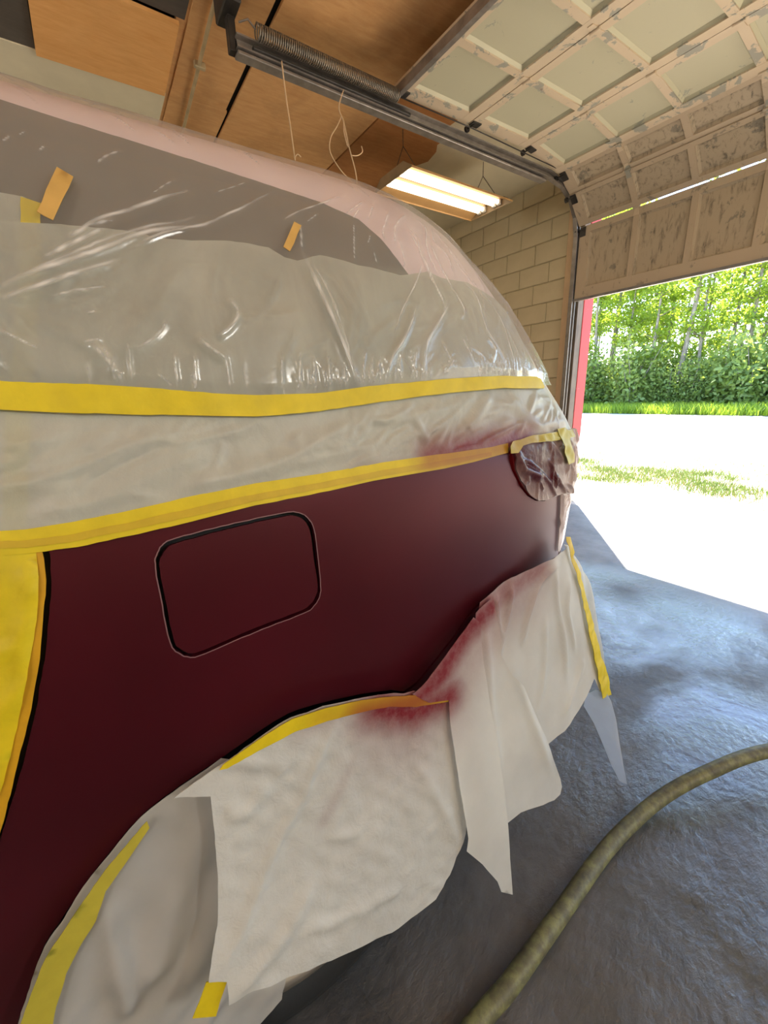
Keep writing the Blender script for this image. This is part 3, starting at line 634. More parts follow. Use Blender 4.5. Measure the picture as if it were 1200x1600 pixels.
# ------------------------------------------------------------------ car body surface (all values in metres)
# outlines on the body are given as (distance along the car, height along the skin) in mm, measured from real positions
OUT = {
 'quarter': '-76,1178 -68,1178 -61,1178 -53,1178 -44,1178 -36,1178 -28,1178 -19,1178 -10,1178 -1,1178 8,1179 18,1179 28,1180 38,1180 48,1181 59,1182 69,1183 80,1183 92,1184 103,1185 114,1186 126,1187 139,1188 151,1188 164,1189 177,1190 190,1191 204,1191 217,1192 232,1193 246,1193 261,1194 276,1195 292,1195 308,1196 324,1197 341,1198 359,1198 376,1199 395,1200 414,1201 432,1201 451,1202 470,1202 490,1203 511,1203 532,1204 553,1204 576,1205 599,1205 622,1206 647,1206 668,1207 688,1208 704,1210 721,1210 738,1212 738,1192 738,1175 744,1153 754,1131 764,1110 774,1097 785,1085 798,1074 813,1062 841,1053 864,1053 891,1052 923,1050 925,1031 927,1013 931,995 934,971 939,946 943,918 949,891 954,870 959,850 912,861 866,869 828,874 810,877 794,879 778,881 764,883 751,883 738,884 719,881 702,876 687,870 671,865 656,859 637,851 620,840 612,833 605,827 596,819 587,812 577,804 566,796 554,788 542,780 532,772 521,765 511,758 501,751 492,745 482,739 466,730 452,726 440,725 431,724 414,735 398,745 378,752 364,758 350,763 336,768 322,773 308,777 294,781 280,785 266,789 253,792 241,795 230,798 219,800 209,802 200,804 190,805 180,806 171,805 161,804 152,803 142,801 132,799 123,797 113,794 104,792 94,789 84,787 74,784 64,782 54,780 43,778 32,776 22,774 11,771 1,769 -8,766 -18,764 -27,761 -36,758 -45,754 -53,750 -62,744 -70,739 -78,733 -85,726 -92,720 -100,714 -106,708 -113,703 -119,697 -125,692 -131,686 -136,680 -142,674 -148,667 -154,660 -160,654 -165,648 -170,642 -174,638 -178,634 -184,628 -188,622 -193,616 -199,605 -205,593 -209,583 -214,573 -219,563 -223,554 -227,545 -231,536 -235,527 -239,518 -243,511 -246,504 -249,494 -253,486 -257,472 -262,458 -267,442 -272,425 -279,431 -285,437 -292,442 -298,447 -304,452 -302,470 -301,488 -299,505 -298,522 -596,539 -595,555 -594,571 -590,586 -586,600 -583,614 -579,629 -576,643 -572,656 -568,666 -563,676 -558,686 -254,696 -249,705 -244,715 -240,724 -235,734 -231,744 -226,753 -221,763 -216,773 -212,784 -207,794 -202,804 -197,813 -192,823 -188,832 -184,840 -180,849 -176,858 -172,866 -167,876 -163,885 -159,895 -154,905 -150,914 -146,925 -142,935 -138,946 -134,956 -130,965 -126,975 -122,984 -119,994 -116,1004 -112,1013 -109,1023 -105,1033 -102,1043 -99,1054 -96,1065 -94,1076 -91,1086 -88,1095 -86,1103 -83,1111 -81,1120 -79,1129 -78,1137 -77,1146 -75,1155 -74,1164 -75,1171',
 'fuel_out': '29,1116 30,1123 30,1127 31,1130 33,1133 35,1137 37,1140 39,1144 42,1146 44,1148 49,1151 56,1152 70,1154 79,1154 88,1155 98,1156 108,1156 119,1157 129,1157 139,1158 150,1158 161,1158 173,1159 184,1159 195,1159 212,1159 222,1159 228,1158 231,1158 235,1156 240,1154 245,1151 249,1148 253,1143 256,1138 259,1133 261,1126 262,1119 263,1111 263,1102 263,1092 263,1081 263,1066 263,1049 263,1033 262,1020 262,1012 260,1007 259,1003 257,999 254,996 252,993 249,991 246,989 244,987 239,984 230,983 213,982 202,981 191,981 179,981 168,980 156,980 146,979 135,978 124,978 113,977 103,976 93,975 83,974 68,973 60,973 55,973 52,974 49,975 45,978 41,980 38,984 35,988 32,991 31,994 29,998 28,1006 27,1018 27,1033 27,1049 28,1065 28,1082 28,1094 28,1106',
 'fuel_in': '34,1113 34,1119 35,1123 37,1128 39,1130 41,1133 43,1136 45,1138 48,1141 51,1143 58,1144 71,1146 80,1146 89,1147 99,1148 109,1149 119,1149 130,1150 140,1150 150,1151 162,1151 173,1152 184,1152 195,1152 212,1152 222,1152 227,1152 232,1150 236,1148 240,1146 244,1143 247,1139 250,1135 252,1130 254,1125 255,1118 256,1110 256,1102 256,1092 256,1082 256,1066 257,1050 258,1034 258,1022 257,1014 256,1010 254,1007 252,1004 250,1001 248,998 246,996 243,994 241,993 236,990 227,988 211,987 200,987 190,986 178,986 167,986 156,985 145,985 135,984 124,983 113,982 102,981 93,980 83,979 68,978 60,978 56,978 53,979 50,980 47,982 44,985 41,988 39,991 37,994 35,996 34,1000 33,1007 33,1018 32,1032 33,1048 33,1063 33,1079 33,1092 33,1104',
 'lamp': '737,1199 742,1212 747,1226 765,1227 784,1228 804,1230 827,1229 852,1229 880,1228 914,1226 967,1226 1082,1220 1069,1198 1086,1175 1062,1163 1050,1149 1040,1127 1038,1106 1044,1085 1021,1067 1006,1049 993,1030 952,1042 923,1050 891,1052 864,1053 841,1053 826,1057 813,1060 798,1072 785,1084 774,1097 764,1110 757,1124 750,1139 744,1153 741,1169 739,1184',
 'gapline': '923,1050 925,1031 927,1013 931,995 934,971 939,946 943,918 949,891 953,873 957,855',
 'bumpline': '959,850 912,861 866,869 828,874 810,877 794,879 778,881 764,883 751,883 738,884 719,881 702,876 687,870 671,865 656,859 637,851 620,840 612,833 605,827 596,819 587,812 577,804 566,796 554,788 542,780 532,772 521,765 511,758 501,751 492,745 482,739 466,730 452,726 440,725 431,724',
 'doorgap': '-74,1164 -75,1155 -77,1146 -78,1137 -79,1129 -81,1120 -83,1111 -86,1103 -88,1095 -91,1086 -94,1076 -96,1065 -99,1054 -102,1043 -105,1033 -109,1023 -112,1013 -116,1004 -119,994 -122,984 -126,975 -130,965 -134,956 -138,946 -142,935 -146,925 -150,914 -154,905 -159,895 -163,885 -167,876 -172,866 -176,858 -180,849 -184,840 -188,832 -192,823 -197,813 -202,804 -207,794 -212,784 -216,773 -221,763 -226,753 -231,744 -235,734 -240,724 -244,715 -249,705 -254,696 -558,686 -563,676 -568,666 -572,656',
 'arch': '398,745 378,752 364,758 350,763 336,768 322,773 308,777 294,781 280,785 266,789 253,792 241,795 230,798 219,800 209,802 200,804 190,805 180,806 171,805 161,804 152,803 142,801 132,799 123,797 113,794 104,792 94,789 84,787 74,784 64,782 54,780 43,778 32,776 22,774 11,771 1,769 -8,766 -18,764 -27,761 -36,758 -45,754 -53,750 -62,744 -70,739 -78,733 -85,726 -92,720 -100,714 -106,708 -113,703 -119,697 -125,692 -131,686 -136,680 -142,674 -148,667 -154,660 -160,654 -165,648 -170,642 -174,638 -178,634 -184,628 -188,622 -193,616 -199,605 -205,593 -209,583 -214,573 -219,563 -223,554 -227,545 -231,536 -235,527 -239,518 -243,511 -246,504 -249,494 -253,486 -257,472 -262,458 -267,442 -272,425 -276,414 -279,402',
 'glass': '-356,1709 -49,1709 -43,1708 -36,1708 -30,1707 -23,1707 -16,1706 -9,1705 -2,1704 6,1703 13,1702 21,1701 29,1700 37,1699 45,1698 53,1698 61,1697 69,1696 78,1695 87,1694 95,1694 104,1693 114,1692 123,1691 132,1690 142,1689 152,1688 162,1687 172,1686 182,1686 193,1684 203,1683 214,1682 225,1680 236,1679 248,1677 260,1676 272,1675 284,1673 296,1672 309,1670 322,1669 335,1667 349,1666 362,1664 377,1663 390,1659 403,1655 417,1652 430,1648 445,1644 454,1636 462,1628 470,1620 478,1612 484,1602 490,1593 495,1584 501,1576 507,1567 513,1559 519,1549 523,1534 528,1519 533,1505 530,1490 528,1475 526,1460 523,1445 518,1429 514,1414 510,1398 505,1383 501,1368 497,1354 476,1351 456,1349 437,1347 418,1345 400,1343 382,1341 365,1339 348,1337 332,1336 316,1334 300,1332 285,1330 270,1329 255,1327 241,1326 227,1324 213,1323 200,1322 187,1322 174,1323 162,1323 150,1324 138,1324 126,1325 114,1326 103,1326 92,1326 82,1327 71,1328 61,1328 51,1328 41,1329 31,1329 22,1330 13,1330 4,1331 -5,1331 -14,1332 -22,1332 -31,1332 -39,1333 -47,1333 -55,1333 -63,1334 -71,1334 -78,1334 -86,1335 -92,1335 -98,1335 -104,1336 -110,1336 -416,1336 -414,1345 -413,1355 -411,1364 -409,1373 -407,1382 -405,1391 -403,1400 -401,1410 -400,1419 -398,1428 -396,1438 -394,1447 -392,1456 -390,1465 -389,1474 -387,1483 -385,1492 -383,1501 -382,1510 -380,1519 -378,1529 -377,1538 -375,1548 -373,1559 -372,1568 -370,1578 -368,1587 -367,1598 -365,1609 -364,1621 -362,1634 -361,1646 -359,1660 -358,1674 -357,1690',
 'paper_up': '-377,1530 -71,1530 -65,1531 -58,1532 -52,1532 -46,1533 -39,1534 -33,1534 -26,1535 -19,1536 -12,1537 -5,1538 2,1539 9,1540 17,1540 24,1541 32,1542 40,1542 48,1543 56,1544 64,1544 72,1545 80,1545 88,1546 96,1544 105,1541 114,1542 123,1543 132,1544 142,1545 152,1546 162,1548 173,1550 184,1552 195,1554 204,1555 213,1555 222,1556 234,1556 247,1555 260,1555 267,1551 275,1547 283,1543 293,1542 303,1541 317,1546 330,1552 345,1557 356,1557 368,1556 379,1555 391,1554 403,1552 415,1550 428,1550 441,1550 454,1549 470,1547 484,1546 497,1544 512,1548 528,1554 541,1558 554,1563 569,1560 585,1556 607,1557 632,1559 661,1562 678,1558 696,1555 717,1552 744,1547 778,1543 798,1533 822,1523 827,1511 832,1500 839,1488 840,1469 845,1450 852,1431 860,1411 860,1395 861,1379 863,1363 866,1346 840,1340 797,1340 762,1340 733,1340 707,1340 684,1340 663,1340 643,1340 625,1340 607,1340 591,1339 575,1338 553,1336 531,1335 510,1334 489,1333 469,1332 450,1330 430,1329 413,1328 396,1326 379,1324 363,1322 347,1321 332,1319 317,1318 302,1316 288,1316 274,1316 260,1316 247,1316 234,1316 222,1316 209,1316 197,1317 184,1317 172,1318 160,1319 148,1319 136,1320 125,1321 114,1321 103,1322 92,1322 82,1323 71,1324 61,1324 51,1325 42,1326 32,1327 23,1327 14,1328 5,1329 -4,1329 -12,1330 -20,1331 -29,1331 -36,1332 -43,1333 -50,1334 -57,1335 -64,1336 -71,1337 -77,1338 -84,1339 -90,1340 -96,1341 -102,1342 -108,1342 -414,1343 -412,1352 -410,1361 -408,1370 -406,1379 -404,1388 -403,1397 -401,1406 -399,1415 -397,1424 -396,1433 -394,1442 -392,1451 -390,1460 -388,1468 -387,1477 -385,1486 -383,1494 -382,1503 -380,1512 -378,1521',
 'paper_corner': '-370,1566 -64,1567 -58,1567 -52,1567 -46,1567 -40,1567 -34,1567 -27,1567 -21,1567 -16,1565 -12,1564 -7,1563 -8,1553 -10,1544 -11,1534 -13,1526 -14,1517 -16,1509 -17,1501 -25,1500 -33,1498 -41,1497 -48,1496 -56,1495 -63,1494 -70,1493 -77,1492 -384,1491 -382,1500 -380,1509 -379,1518 -377,1527 -375,1537 -374,1547 -372,1557',
 'paper_low': '-412,1348 -107,1348 -101,1347 -95,1346 -89,1345 -83,1344 -76,1343 -70,1342 -63,1341 -56,1340 -49,1339 -42,1338 -35,1337 -28,1336 -19,1336 -11,1335 -2,1335 6,1334 15,1334 24,1333 34,1332 43,1332 52,1331 62,1330 72,1330 83,1329 93,1329 104,1328 115,1327 126,1327 137,1326 149,1326 161,1325 173,1324 186,1323 198,1323 210,1323 223,1323 236,1324 249,1324 262,1324 276,1325 289,1325 304,1326 318,1327 334,1329 349,1331 365,1332 381,1334 398,1336 415,1338 432,1340 451,1341 470,1342 490,1343 511,1344 532,1346 554,1347 574,1348 590,1349 606,1350 624,1350 642,1351 662,1351 684,1351 708,1351 734,1352 765,1352 801,1352 849,1353 900,1342 918,1328 936,1313 956,1299 968,1283 980,1266 995,1247 1003,1230 1014,1209 992,1192 938,1198 898,1202 866,1205 839,1207 810,1208 785,1209 762,1210 741,1210 721,1207 703,1205 686,1202 662,1200 639,1197 615,1197 591,1197 569,1197 547,1197 525,1197 504,1196 484,1196 465,1196 446,1196 427,1196 409,1196 390,1195 372,1195 355,1194 338,1194 321,1194 305,1193 289,1193 273,1193 258,1192 244,1192 229,1192 215,1191 202,1191 188,1191 175,1190 162,1190 150,1189 137,1188 125,1187 113,1186 102,1185 91,1184 80,1184 69,1183 58,1182 48,1182 38,1181 28,1180 18,1180 8,1179 -1,1179 -10,1179 -19,1179 -27,1179 -36,1179 -44,1179 -52,1179 -60,1179 -68,1178 -76,1178 -82,1179 -89,1180 -95,1181 -102,1181 -108,1182 -114,1183 -120,1183 -126,1184 -132,1185 -138,1185 -444,1186 -443,1195 -441,1205 -439,1215 -438,1225 -436,1234 -434,1242 -432,1251 -431,1261 -429,1271 -427,1280 -425,1289 -423,1297 -422,1306 -420,1314 -418,1322 -416,1331 -414,1340',
 'undertape': '-23,1566 -17,1565 -12,1564 -6,1563 -8,1552 -10,1542 -11,1532 -13,1523 -15,1514 -17,1505 -18,1496 -20,1487 -22,1478 -25,1468 -27,1459 -29,1450 -32,1440 -34,1431 -36,1422 -38,1413 -40,1404 -43,1395 -45,1386 -47,1377 -50,1368 -52,1359 -54,1350 -56,1341 -59,1333 -61,1324 -63,1315 -65,1306 -67,1297 -69,1288 -71,1278 -73,1269 -76,1258 -78,1247 -80,1239 -82,1230 -84,1220 -86,1210 -88,1199 -90,1189 -97,1191 -104,1192 -111,1194 -109,1204 -107,1214 -105,1224 -103,1234 -101,1242 -99,1251 -97,1262 -95,1272 -93,1281 -91,1290 -89,1299 -87,1308 -85,1316 -83,1325 -81,1334 -78,1342 -76,1351 -73,1360 -70,1368 -68,1377 -65,1386 -63,1394 -60,1403 -58,1412 -55,1421 -53,1430 -50,1439 -48,1448 -46,1457 -44,1466 -41,1476 -39,1485 -37,1493 -35,1502 -34,1510 -32,1519 -30,1528 -28,1537 -26,1547 -25,1557',
 'tape_up': '-407,1366 -100,1365 -93,1365 -85,1364 -78,1363 -69,1362 -60,1362 -51,1361 -42,1361 -32,1360 -22,1360 -12,1359 -2,1359 8,1358 19,1357 30,1356 41,1355 52,1354 64,1353 76,1352 88,1350 100,1349 113,1347 127,1346 140,1344 154,1343 169,1342 184,1341 199,1340 213,1340 228,1340 243,1340 259,1340 276,1340 295,1340 314,1341 334,1343 354,1345 375,1347 396,1349 417,1350 439,1352 462,1353 486,1354 510,1356 536,1357 562,1359 580,1360 599,1361 619,1362 640,1363 662,1363 687,1364 714,1364 745,1363 782,1363 828,1362 857,1356 868,1336 856,1332 805,1334 766,1335 733,1336 705,1338 675,1337 649,1336 625,1335 603,1334 582,1333 553,1331 525,1330 497,1328 471,1326 445,1324 421,1323 397,1321 376,1319 355,1318 336,1316 316,1315 298,1313 281,1313 265,1312 249,1312 233,1311 220,1311 207,1311 194,1311 179,1312 164,1313 149,1314 135,1315 121,1316 108,1317 95,1318 82,1319 70,1320 58,1320 46,1321 34,1322 23,1323 12,1324 2,1325 -9,1325 -19,1326 -29,1327 -39,1328 -48,1329 -57,1330 -66,1331 -75,1332 -84,1333 -91,1334 -99,1335 -106,1336 -413,1337 -411,1346 -409,1357',
 'tape_low': '-440,1207 -133,1206 -125,1204 -118,1203 -110,1202 -103,1201 -96,1200 -89,1199 -80,1199 -71,1199 -63,1199 -54,1199 -43,1199 -33,1200 -22,1200 -11,1201 1,1201 12,1202 24,1203 37,1204 49,1205 62,1206 75,1208 89,1209 103,1210 117,1210 132,1211 147,1212 162,1213 178,1214 195,1214 211,1214 228,1214 246,1214 265,1214 283,1214 303,1215 323,1215 344,1216 366,1217 388,1217 411,1218 434,1218 459,1218 484,1218 511,1218 538,1218 567,1217 598,1217 630,1217 664,1217 693,1217 711,1219 730,1220 729,1197 708,1195 688,1193 661,1191 634,1189 606,1188 578,1187 552,1186 527,1186 501,1186 476,1186 451,1186 428,1186 405,1186 382,1186 360,1185 338,1184 317,1183 297,1182 278,1182 259,1181 240,1181 222,1181 205,1180 188,1180 172,1180 156,1179 141,1178 126,1177 111,1176 96,1175 83,1174 69,1173 56,1172 43,1172 30,1171 18,1170 6,1170 -5,1170 -16,1169 -26,1169 -37,1168 -47,1168 -57,1169 -67,1170 -77,1170 -85,1171 -94,1172 -101,1173 -108,1174 -115,1175 -123,1176 -131,1176 -138,1177 -446,1177 -444,1186 -442,1196',
 'tape_low2': '-441,1197 -134,1195 -126,1194 -119,1192 -112,1190 -105,1189 -98,1187 -90,1186 -82,1186 -74,1185 -65,1185 -56,1184 -46,1184 -35,1185 -24,1185 -13,1186 -2,1186 9,1186 21,1187 34,1188 46,1189 59,1190 72,1190 86,1191 99,1192 114,1193 128,1194 143,1195 158,1196 174,1196 191,1197 207,1197 224,1197 242,1198 260,1198 279,1198 299,1199 319,1200 340,1200 361,1201 383,1202 406,1203 430,1203 454,1203 479,1203 506,1203 533,1203 561,1204 592,1204 624,1204 658,1205 690,1205 690,1196 656,1195 622,1194 590,1192 559,1192 531,1191 503,1191 477,1191 452,1191 428,1191 404,1191 381,1190 359,1190 338,1189 317,1189 297,1188 277,1188 258,1187 240,1187 222,1187 205,1186 189,1186 172,1186 157,1185 141,1184 126,1183 112,1182 97,1181 83,1180 70,1180 57,1179 44,1179 32,1178 19,1178 8,1177 -4,1177 -15,1177 -26,1177 -37,1176 -47,1176 -58,1176 -66,1177 -75,1177 -84,1178 -92,1178 -99,1180 -106,1181 -113,1182 -121,1183 -128,1184 -136,1185 -443,1186',
 'brown1': '17,1600 24,1596 31,1592 24,1578 16,1565 9,1551 2,1537 -5,1540 -11,1544 -4,1558 2,1571 9,1584',
 'brown2': '306,1594 317,1590 307,1576 298,1562 288,1547 279,1553 288,1567 297,1580',
 'film_door': '-444,1183 -137,1182 -130,1180 -122,1178 -115,1177 -108,1176 -101,1174 -94,1173 -85,1171 -86,1161 -87,1151 -88,1141 -90,1131 -92,1121 -94,1112 -97,1102 -100,1092 -104,1082 -107,1070 -111,1058 -115,1046 -119,1035 -122,1024 -126,1014 -130,1004 -133,995 -137,986 -141,976 -144,967 -149,957 -153,946 -157,935 -162,924 -166,914 -170,903 -175,893 -179,884 -184,874 -188,865 -192,855 -198,846 -203,836 -209,826 -214,817 -220,807 -225,797 -230,787 -536,778 -532,792 -529,806 -526,819 -523,833 -520,846 -516,859 -514,872 -510,884 -507,897 -504,910 -502,923 -499,935 -496,948 -493,960 -490,972 -488,983 -485,994 -482,1005 -479,1017 -477,1028 -474,1040 -472,1052 -469,1064 -467,1076 -464,1087 -462,1097 -459,1107 -457,1117 -455,1128 -453,1139 -450,1150 -448,1162 -446,1174',
 'film_edge': '-87,1171 -80,1170 -80,1161 -81,1152 -82,1142 -83,1133 -85,1124 -87,1115 -90,1107 -93,1097 -96,1087 -99,1075 -102,1063 -105,1051 -108,1039 -112,1027 -116,1016 -120,1005 -124,994 -128,982 -132,973 -136,964 -140,954 -144,944 -149,933 -153,922 -157,912 -161,902 -165,891 -169,881 -174,871 -178,860 -182,850 -187,840 -192,829 -197,819 -201,808 -206,798 -211,787 -216,791 -220,796 -216,807 -211,819 -206,830 -201,842 -196,853 -191,864 -186,875 -181,886 -177,897 -172,909 -167,920 -162,931 -158,943 -153,954 -148,965 -144,975 -140,984 -136,994 -132,1003 -128,1012 -124,1022 -121,1031 -117,1043 -113,1054 -110,1066 -106,1078 -102,1089 -99,1099 -96,1109 -93,1119 -91,1130 -88,1142 -88,1151 -87,1161',
 'lamptape': '726,1211 735,1222 745,1223 756,1223 772,1226 789,1228 810,1227 833,1226 859,1225 892,1224 933,1222 990,1219 990,1208 991,1196 944,1199 908,1201 879,1202 854,1203 830,1206 808,1208 788,1210 774,1209 760,1207 753,1199 747,1192 729,1194',
 'lamptape2': '884,1231 905,1230 928,1230 936,1219 943,1208 946,1190 952,1172 955,1151 959,1130 918,1131 912,1148 907,1166 900,1182 894,1197 889,1215',
 'skirt_d': '999,906 956,904 919,901 882,900 849,898 832,897 815,897 798,897 781,897 765,896 750,896 725,892 703,887 682,882 660,876 638,870 634,853 629,836 624,819 619,802 614,785 613,766 611,746 609,726 607,707 605,687 603,668 600,648 598,629 604,606 611,583 617,560 622,538 628,515 648,498 668,480 690,462 712,442 742,427 774,412 806,398 840,383 871,383 903,383 936,383 961,391 986,400 1012,409 1032,424 1053,439 1077,454 1091,464 1106,473 1120,445 1137,414 1217,380 1209,405 1206,428 1206,449 1188,485 1177,516 1169,546 1160,576 1155,603 1149,630 1143,656 1137,683 1129,711 1117,739 1105,767 1093,794 1080,822 1067,849 1056,870 1044,890 1030,908',
 'skirt_e': '1000,918 1048,903 1077,881 1108,856 1132,835 1157,812 1184,789 1215,764 1230,741 1243,718 1255,696 1265,673 1259,658 1254,643 1250,627 1246,611 1244,595 1240,578 1235,561 1231,544 1227,527 1223,513 1220,498 1219,482 1220,466 1219,446 1220,425 1225,402 1237,377 1210,377 1188,373 1167,403 1154,430 1143,457 1137,478 1133,499 1130,518 1128,537 1126,556 1123,575 1120,594 1116,613 1114,634 1111,654 1108,674 1104,694 1100,714 1096,734 1092,755 1087,775 1078,795 1069,814 1060,834 1050,854 1038,871 1025,888 1012,904',
 'skirt_tape': '977,943 1010,935 1018,921 1025,907 1031,892 1037,876 1051,856 1064,837 1076,817 1084,798 1091,778 1099,758 1106,739 1114,718 1121,697 1127,677 1133,656 1139,636 1143,617 1147,598 1152,579 1155,560 1158,542 1161,523 1168,505 1175,486 1185,465 1196,442 1204,417 1218,389 1259,344 1183,379 1142,390 1134,410 1128,430 1124,449 1120,467 1116,485 1114,502 1112,518 1111,534 1109,553 1106,572 1103,592 1099,612 1096,631 1093,651 1090,671 1086,691 1082,710 1077,730 1073,750 1065,770 1058,789 1051,808 1043,827 1032,847 1020,868 1007,888 1000,902 992,915 984,929',
 'skirt_c': '614,856 624,861 635,865 653,871 671,877 676,854 680,831 684,808 685,787 686,766 687,744 687,723 698,702 708,680 718,659 735,637 753,615 762,594 770,573 779,551 787,530 795,508 803,486 812,462 822,437 830,412 838,387 846,360 856,331 866,304 876,278 882,250 873,231 846,229 820,240 794,250 762,263 731,276 702,288 674,290 647,293 617,304 595,320 574,335 575,360 576,383 578,404 580,425 582,448 584,469 586,490 589,509 592,529 595,549 597,568 600,587 602,607 604,626 606,646 607,666 608,686 610,706 610,728 611,750 612,771 612,793 613,814 613,835',
 'skirt_b': '418,751 429,752 443,756 460,763 469,769 478,774 488,780 498,786 509,792 520,799 532,806 544,813 555,820 567,827 576,833 585,840 593,846 601,852 612,841 623,830 623,811 622,792 622,772 622,753 622,734 624,713 626,693 627,673 628,653 629,633 630,614 631,593 632,573 632,552 632,532 632,513 632,493 631,472 631,451 631,429 632,407 631,387 630,366 630,343 630,321 630,298 630,277 630,253 629,227 629,201 629,175 629,149 629,122 610,141 592,159 587,178 582,196 567,225 552,253 538,279 518,309 498,340 503,353 507,367 506,390 505,412 504,434 504,457 503,478 503,499 504,519 504,539 504,560 505,581 504,602 504,623 504,644 506,661 507,678 509,694 491,701 474,707 457,713 443,726 430,739',
 'skirt_a': '426,751 414,753 402,756 391,762 380,768 361,775 343,781 325,787 308,792 292,797 277,800 261,804 246,808 232,812 217,814 202,816 188,819 174,821 162,820 151,818 140,816 129,815 118,813 107,810 95,808 84,805 73,803 62,800 51,798 40,796 30,794 19,792 10,789 1,787 -8,784 0,780 8,775 16,770 26,765 37,758 36,746 35,733 34,720 33,707 32,692 30,678 29,664 27,649 26,635 24,620 21,606 19,592 16,577 14,567 12,557 10,547 5,536 1,524 -4,513 -7,504 -10,494 -14,485 -17,475 -5,464 6,453 5,440 4,427 2,414 11,411 20,408 30,405 39,402 52,396 64,390 77,384 91,378 103,372 116,365 129,358 142,351 156,344 170,336 185,329 200,323 215,317 231,311 247,304 263,298 280,292 297,285 313,281 329,278 346,274 363,271 379,269 396,268 413,266 424,273 435,281 446,288 457,296 469,309 480,323 492,337 503,349 514,361 518,382 521,401 524,420 528,441 532,460 536,480 540,498 544,517 547,536 551,556 554,575 558,595 561,615 562,634 564,652 566,671 567,689 548,695 529,701 510,706 488,718 467,729 446,740',
 'archtape1': '62,804 72,806 81,808 90,810 100,812 109,814 119,816 130,818 140,819 151,821 163,822 174,823 185,821 196,819 208,817 220,815 232,813 244,810 256,806 269,803 282,800 295,796 308,792 322,787 336,782 350,777 364,771 379,765 394,758 410,752 426,745 444,738 462,730 481,723 501,715 521,708 542,699 563,691 563,680 563,669 541,676 520,684 500,692 480,699 460,706 442,713 423,719 407,728 392,735 377,743 362,751 348,755 335,760 322,764 308,768 293,772 278,776 263,780 249,783 235,787 223,789 211,791 199,793 187,796 176,798 165,798 154,797 143,797 132,797 121,797 112,797 102,796 93,796 84,795 74,795 66,794 60,796 55,798',
 'sheet_g': '64,784 54,781 43,778 32,776 22,774 11,772 1,770 -8,767 -18,765 -27,762 -36,759 -44,756 -53,752 -61,747 -69,742 -77,736 -84,731 -91,725 -98,719 -105,714 -111,709 -117,704 -123,699 -128,694 -134,689 -140,683 -145,678 -150,672 -156,666 -160,661 -165,656 -169,653 -173,650 -179,644 -183,639 -187,634 -192,625 -198,615 -202,607 -206,599 -210,591 -213,583 -217,576 -220,569 -224,562 -228,555 -230,549 -233,543 -236,536 -239,529 -242,519 -246,508 -250,496 -253,484 -256,475 -258,466 -252,456 -244,446 -237,435 -230,424 -222,413 -215,401 -207,389 -199,376 -190,362 -182,348 -173,334 -164,321 -156,308 -146,294 -136,277 -127,259 -117,242 -106,226 -95,209 -84,192 -73,175 -61,159 -49,140 -37,120 -24,101 -11,82 3,63 18,44 32,22 48,-2 63,-34 60,4 57,34 54,60 51,85 48,111 45,138 42,165 52,169 61,173 71,177 80,182 90,186 94,204 99,222 103,241 107,260 118,266 129,272 141,278 144,302 148,321 151,341 154,363 158,385 161,406 164,425 168,445 171,464 174,483 178,502 181,521 184,540 181,561 177,583 173,604 169,625 166,645 162,665 159,685 155,704 141,717 128,729 114,740 101,752 88,763 76,774',
 'archtape2': '-46,755 -45,742 -51,736 -57,730 -64,723 -70,717 -76,711 -83,704 -90,698 -96,692 -103,685 -110,679 -114,670 -119,660 -124,651 -128,642 -134,635 -140,629 -146,623 -152,616 -157,609 -162,602 -167,595 -172,588 -176,578 -181,567 -186,557 -191,547 -195,536 -199,524 -203,513 -207,502 -210,490 -212,478 -215,467 -218,455 -221,443 -224,431 -232,442 -239,452 -247,463 -254,473 -251,484 -248,494 -244,505 -241,516 -238,527 -235,537 -231,546 -227,555 -222,564 -218,573 -213,582 -208,592 -202,602 -197,611 -192,621 -186,630 -181,636 -176,642 -170,647 -164,653 -158,659 -152,666 -146,672 -140,678 -133,685 -126,691 -120,698 -113,704 -106,711 -99,717 -91,722 -84,728 -76,733 -69,739 -61,744 -54,750',
 'smalltape': '-20,478 -6,466 8,453 0,438 -8,424 -13,412 -18,401 -33,417 -47,432 -41,442 -34,452 -27,465',
 'tailfilm': '908,1057 950,1046 971,1028 968,1013 965,997 962,982 960,968 959,955 956,939 956,924 956,909 956,894 952,882 948,869 929,877 926,896 924,915 922,934 919,953 917,969 915,986 913,1002 911,1020 909,1039',
}
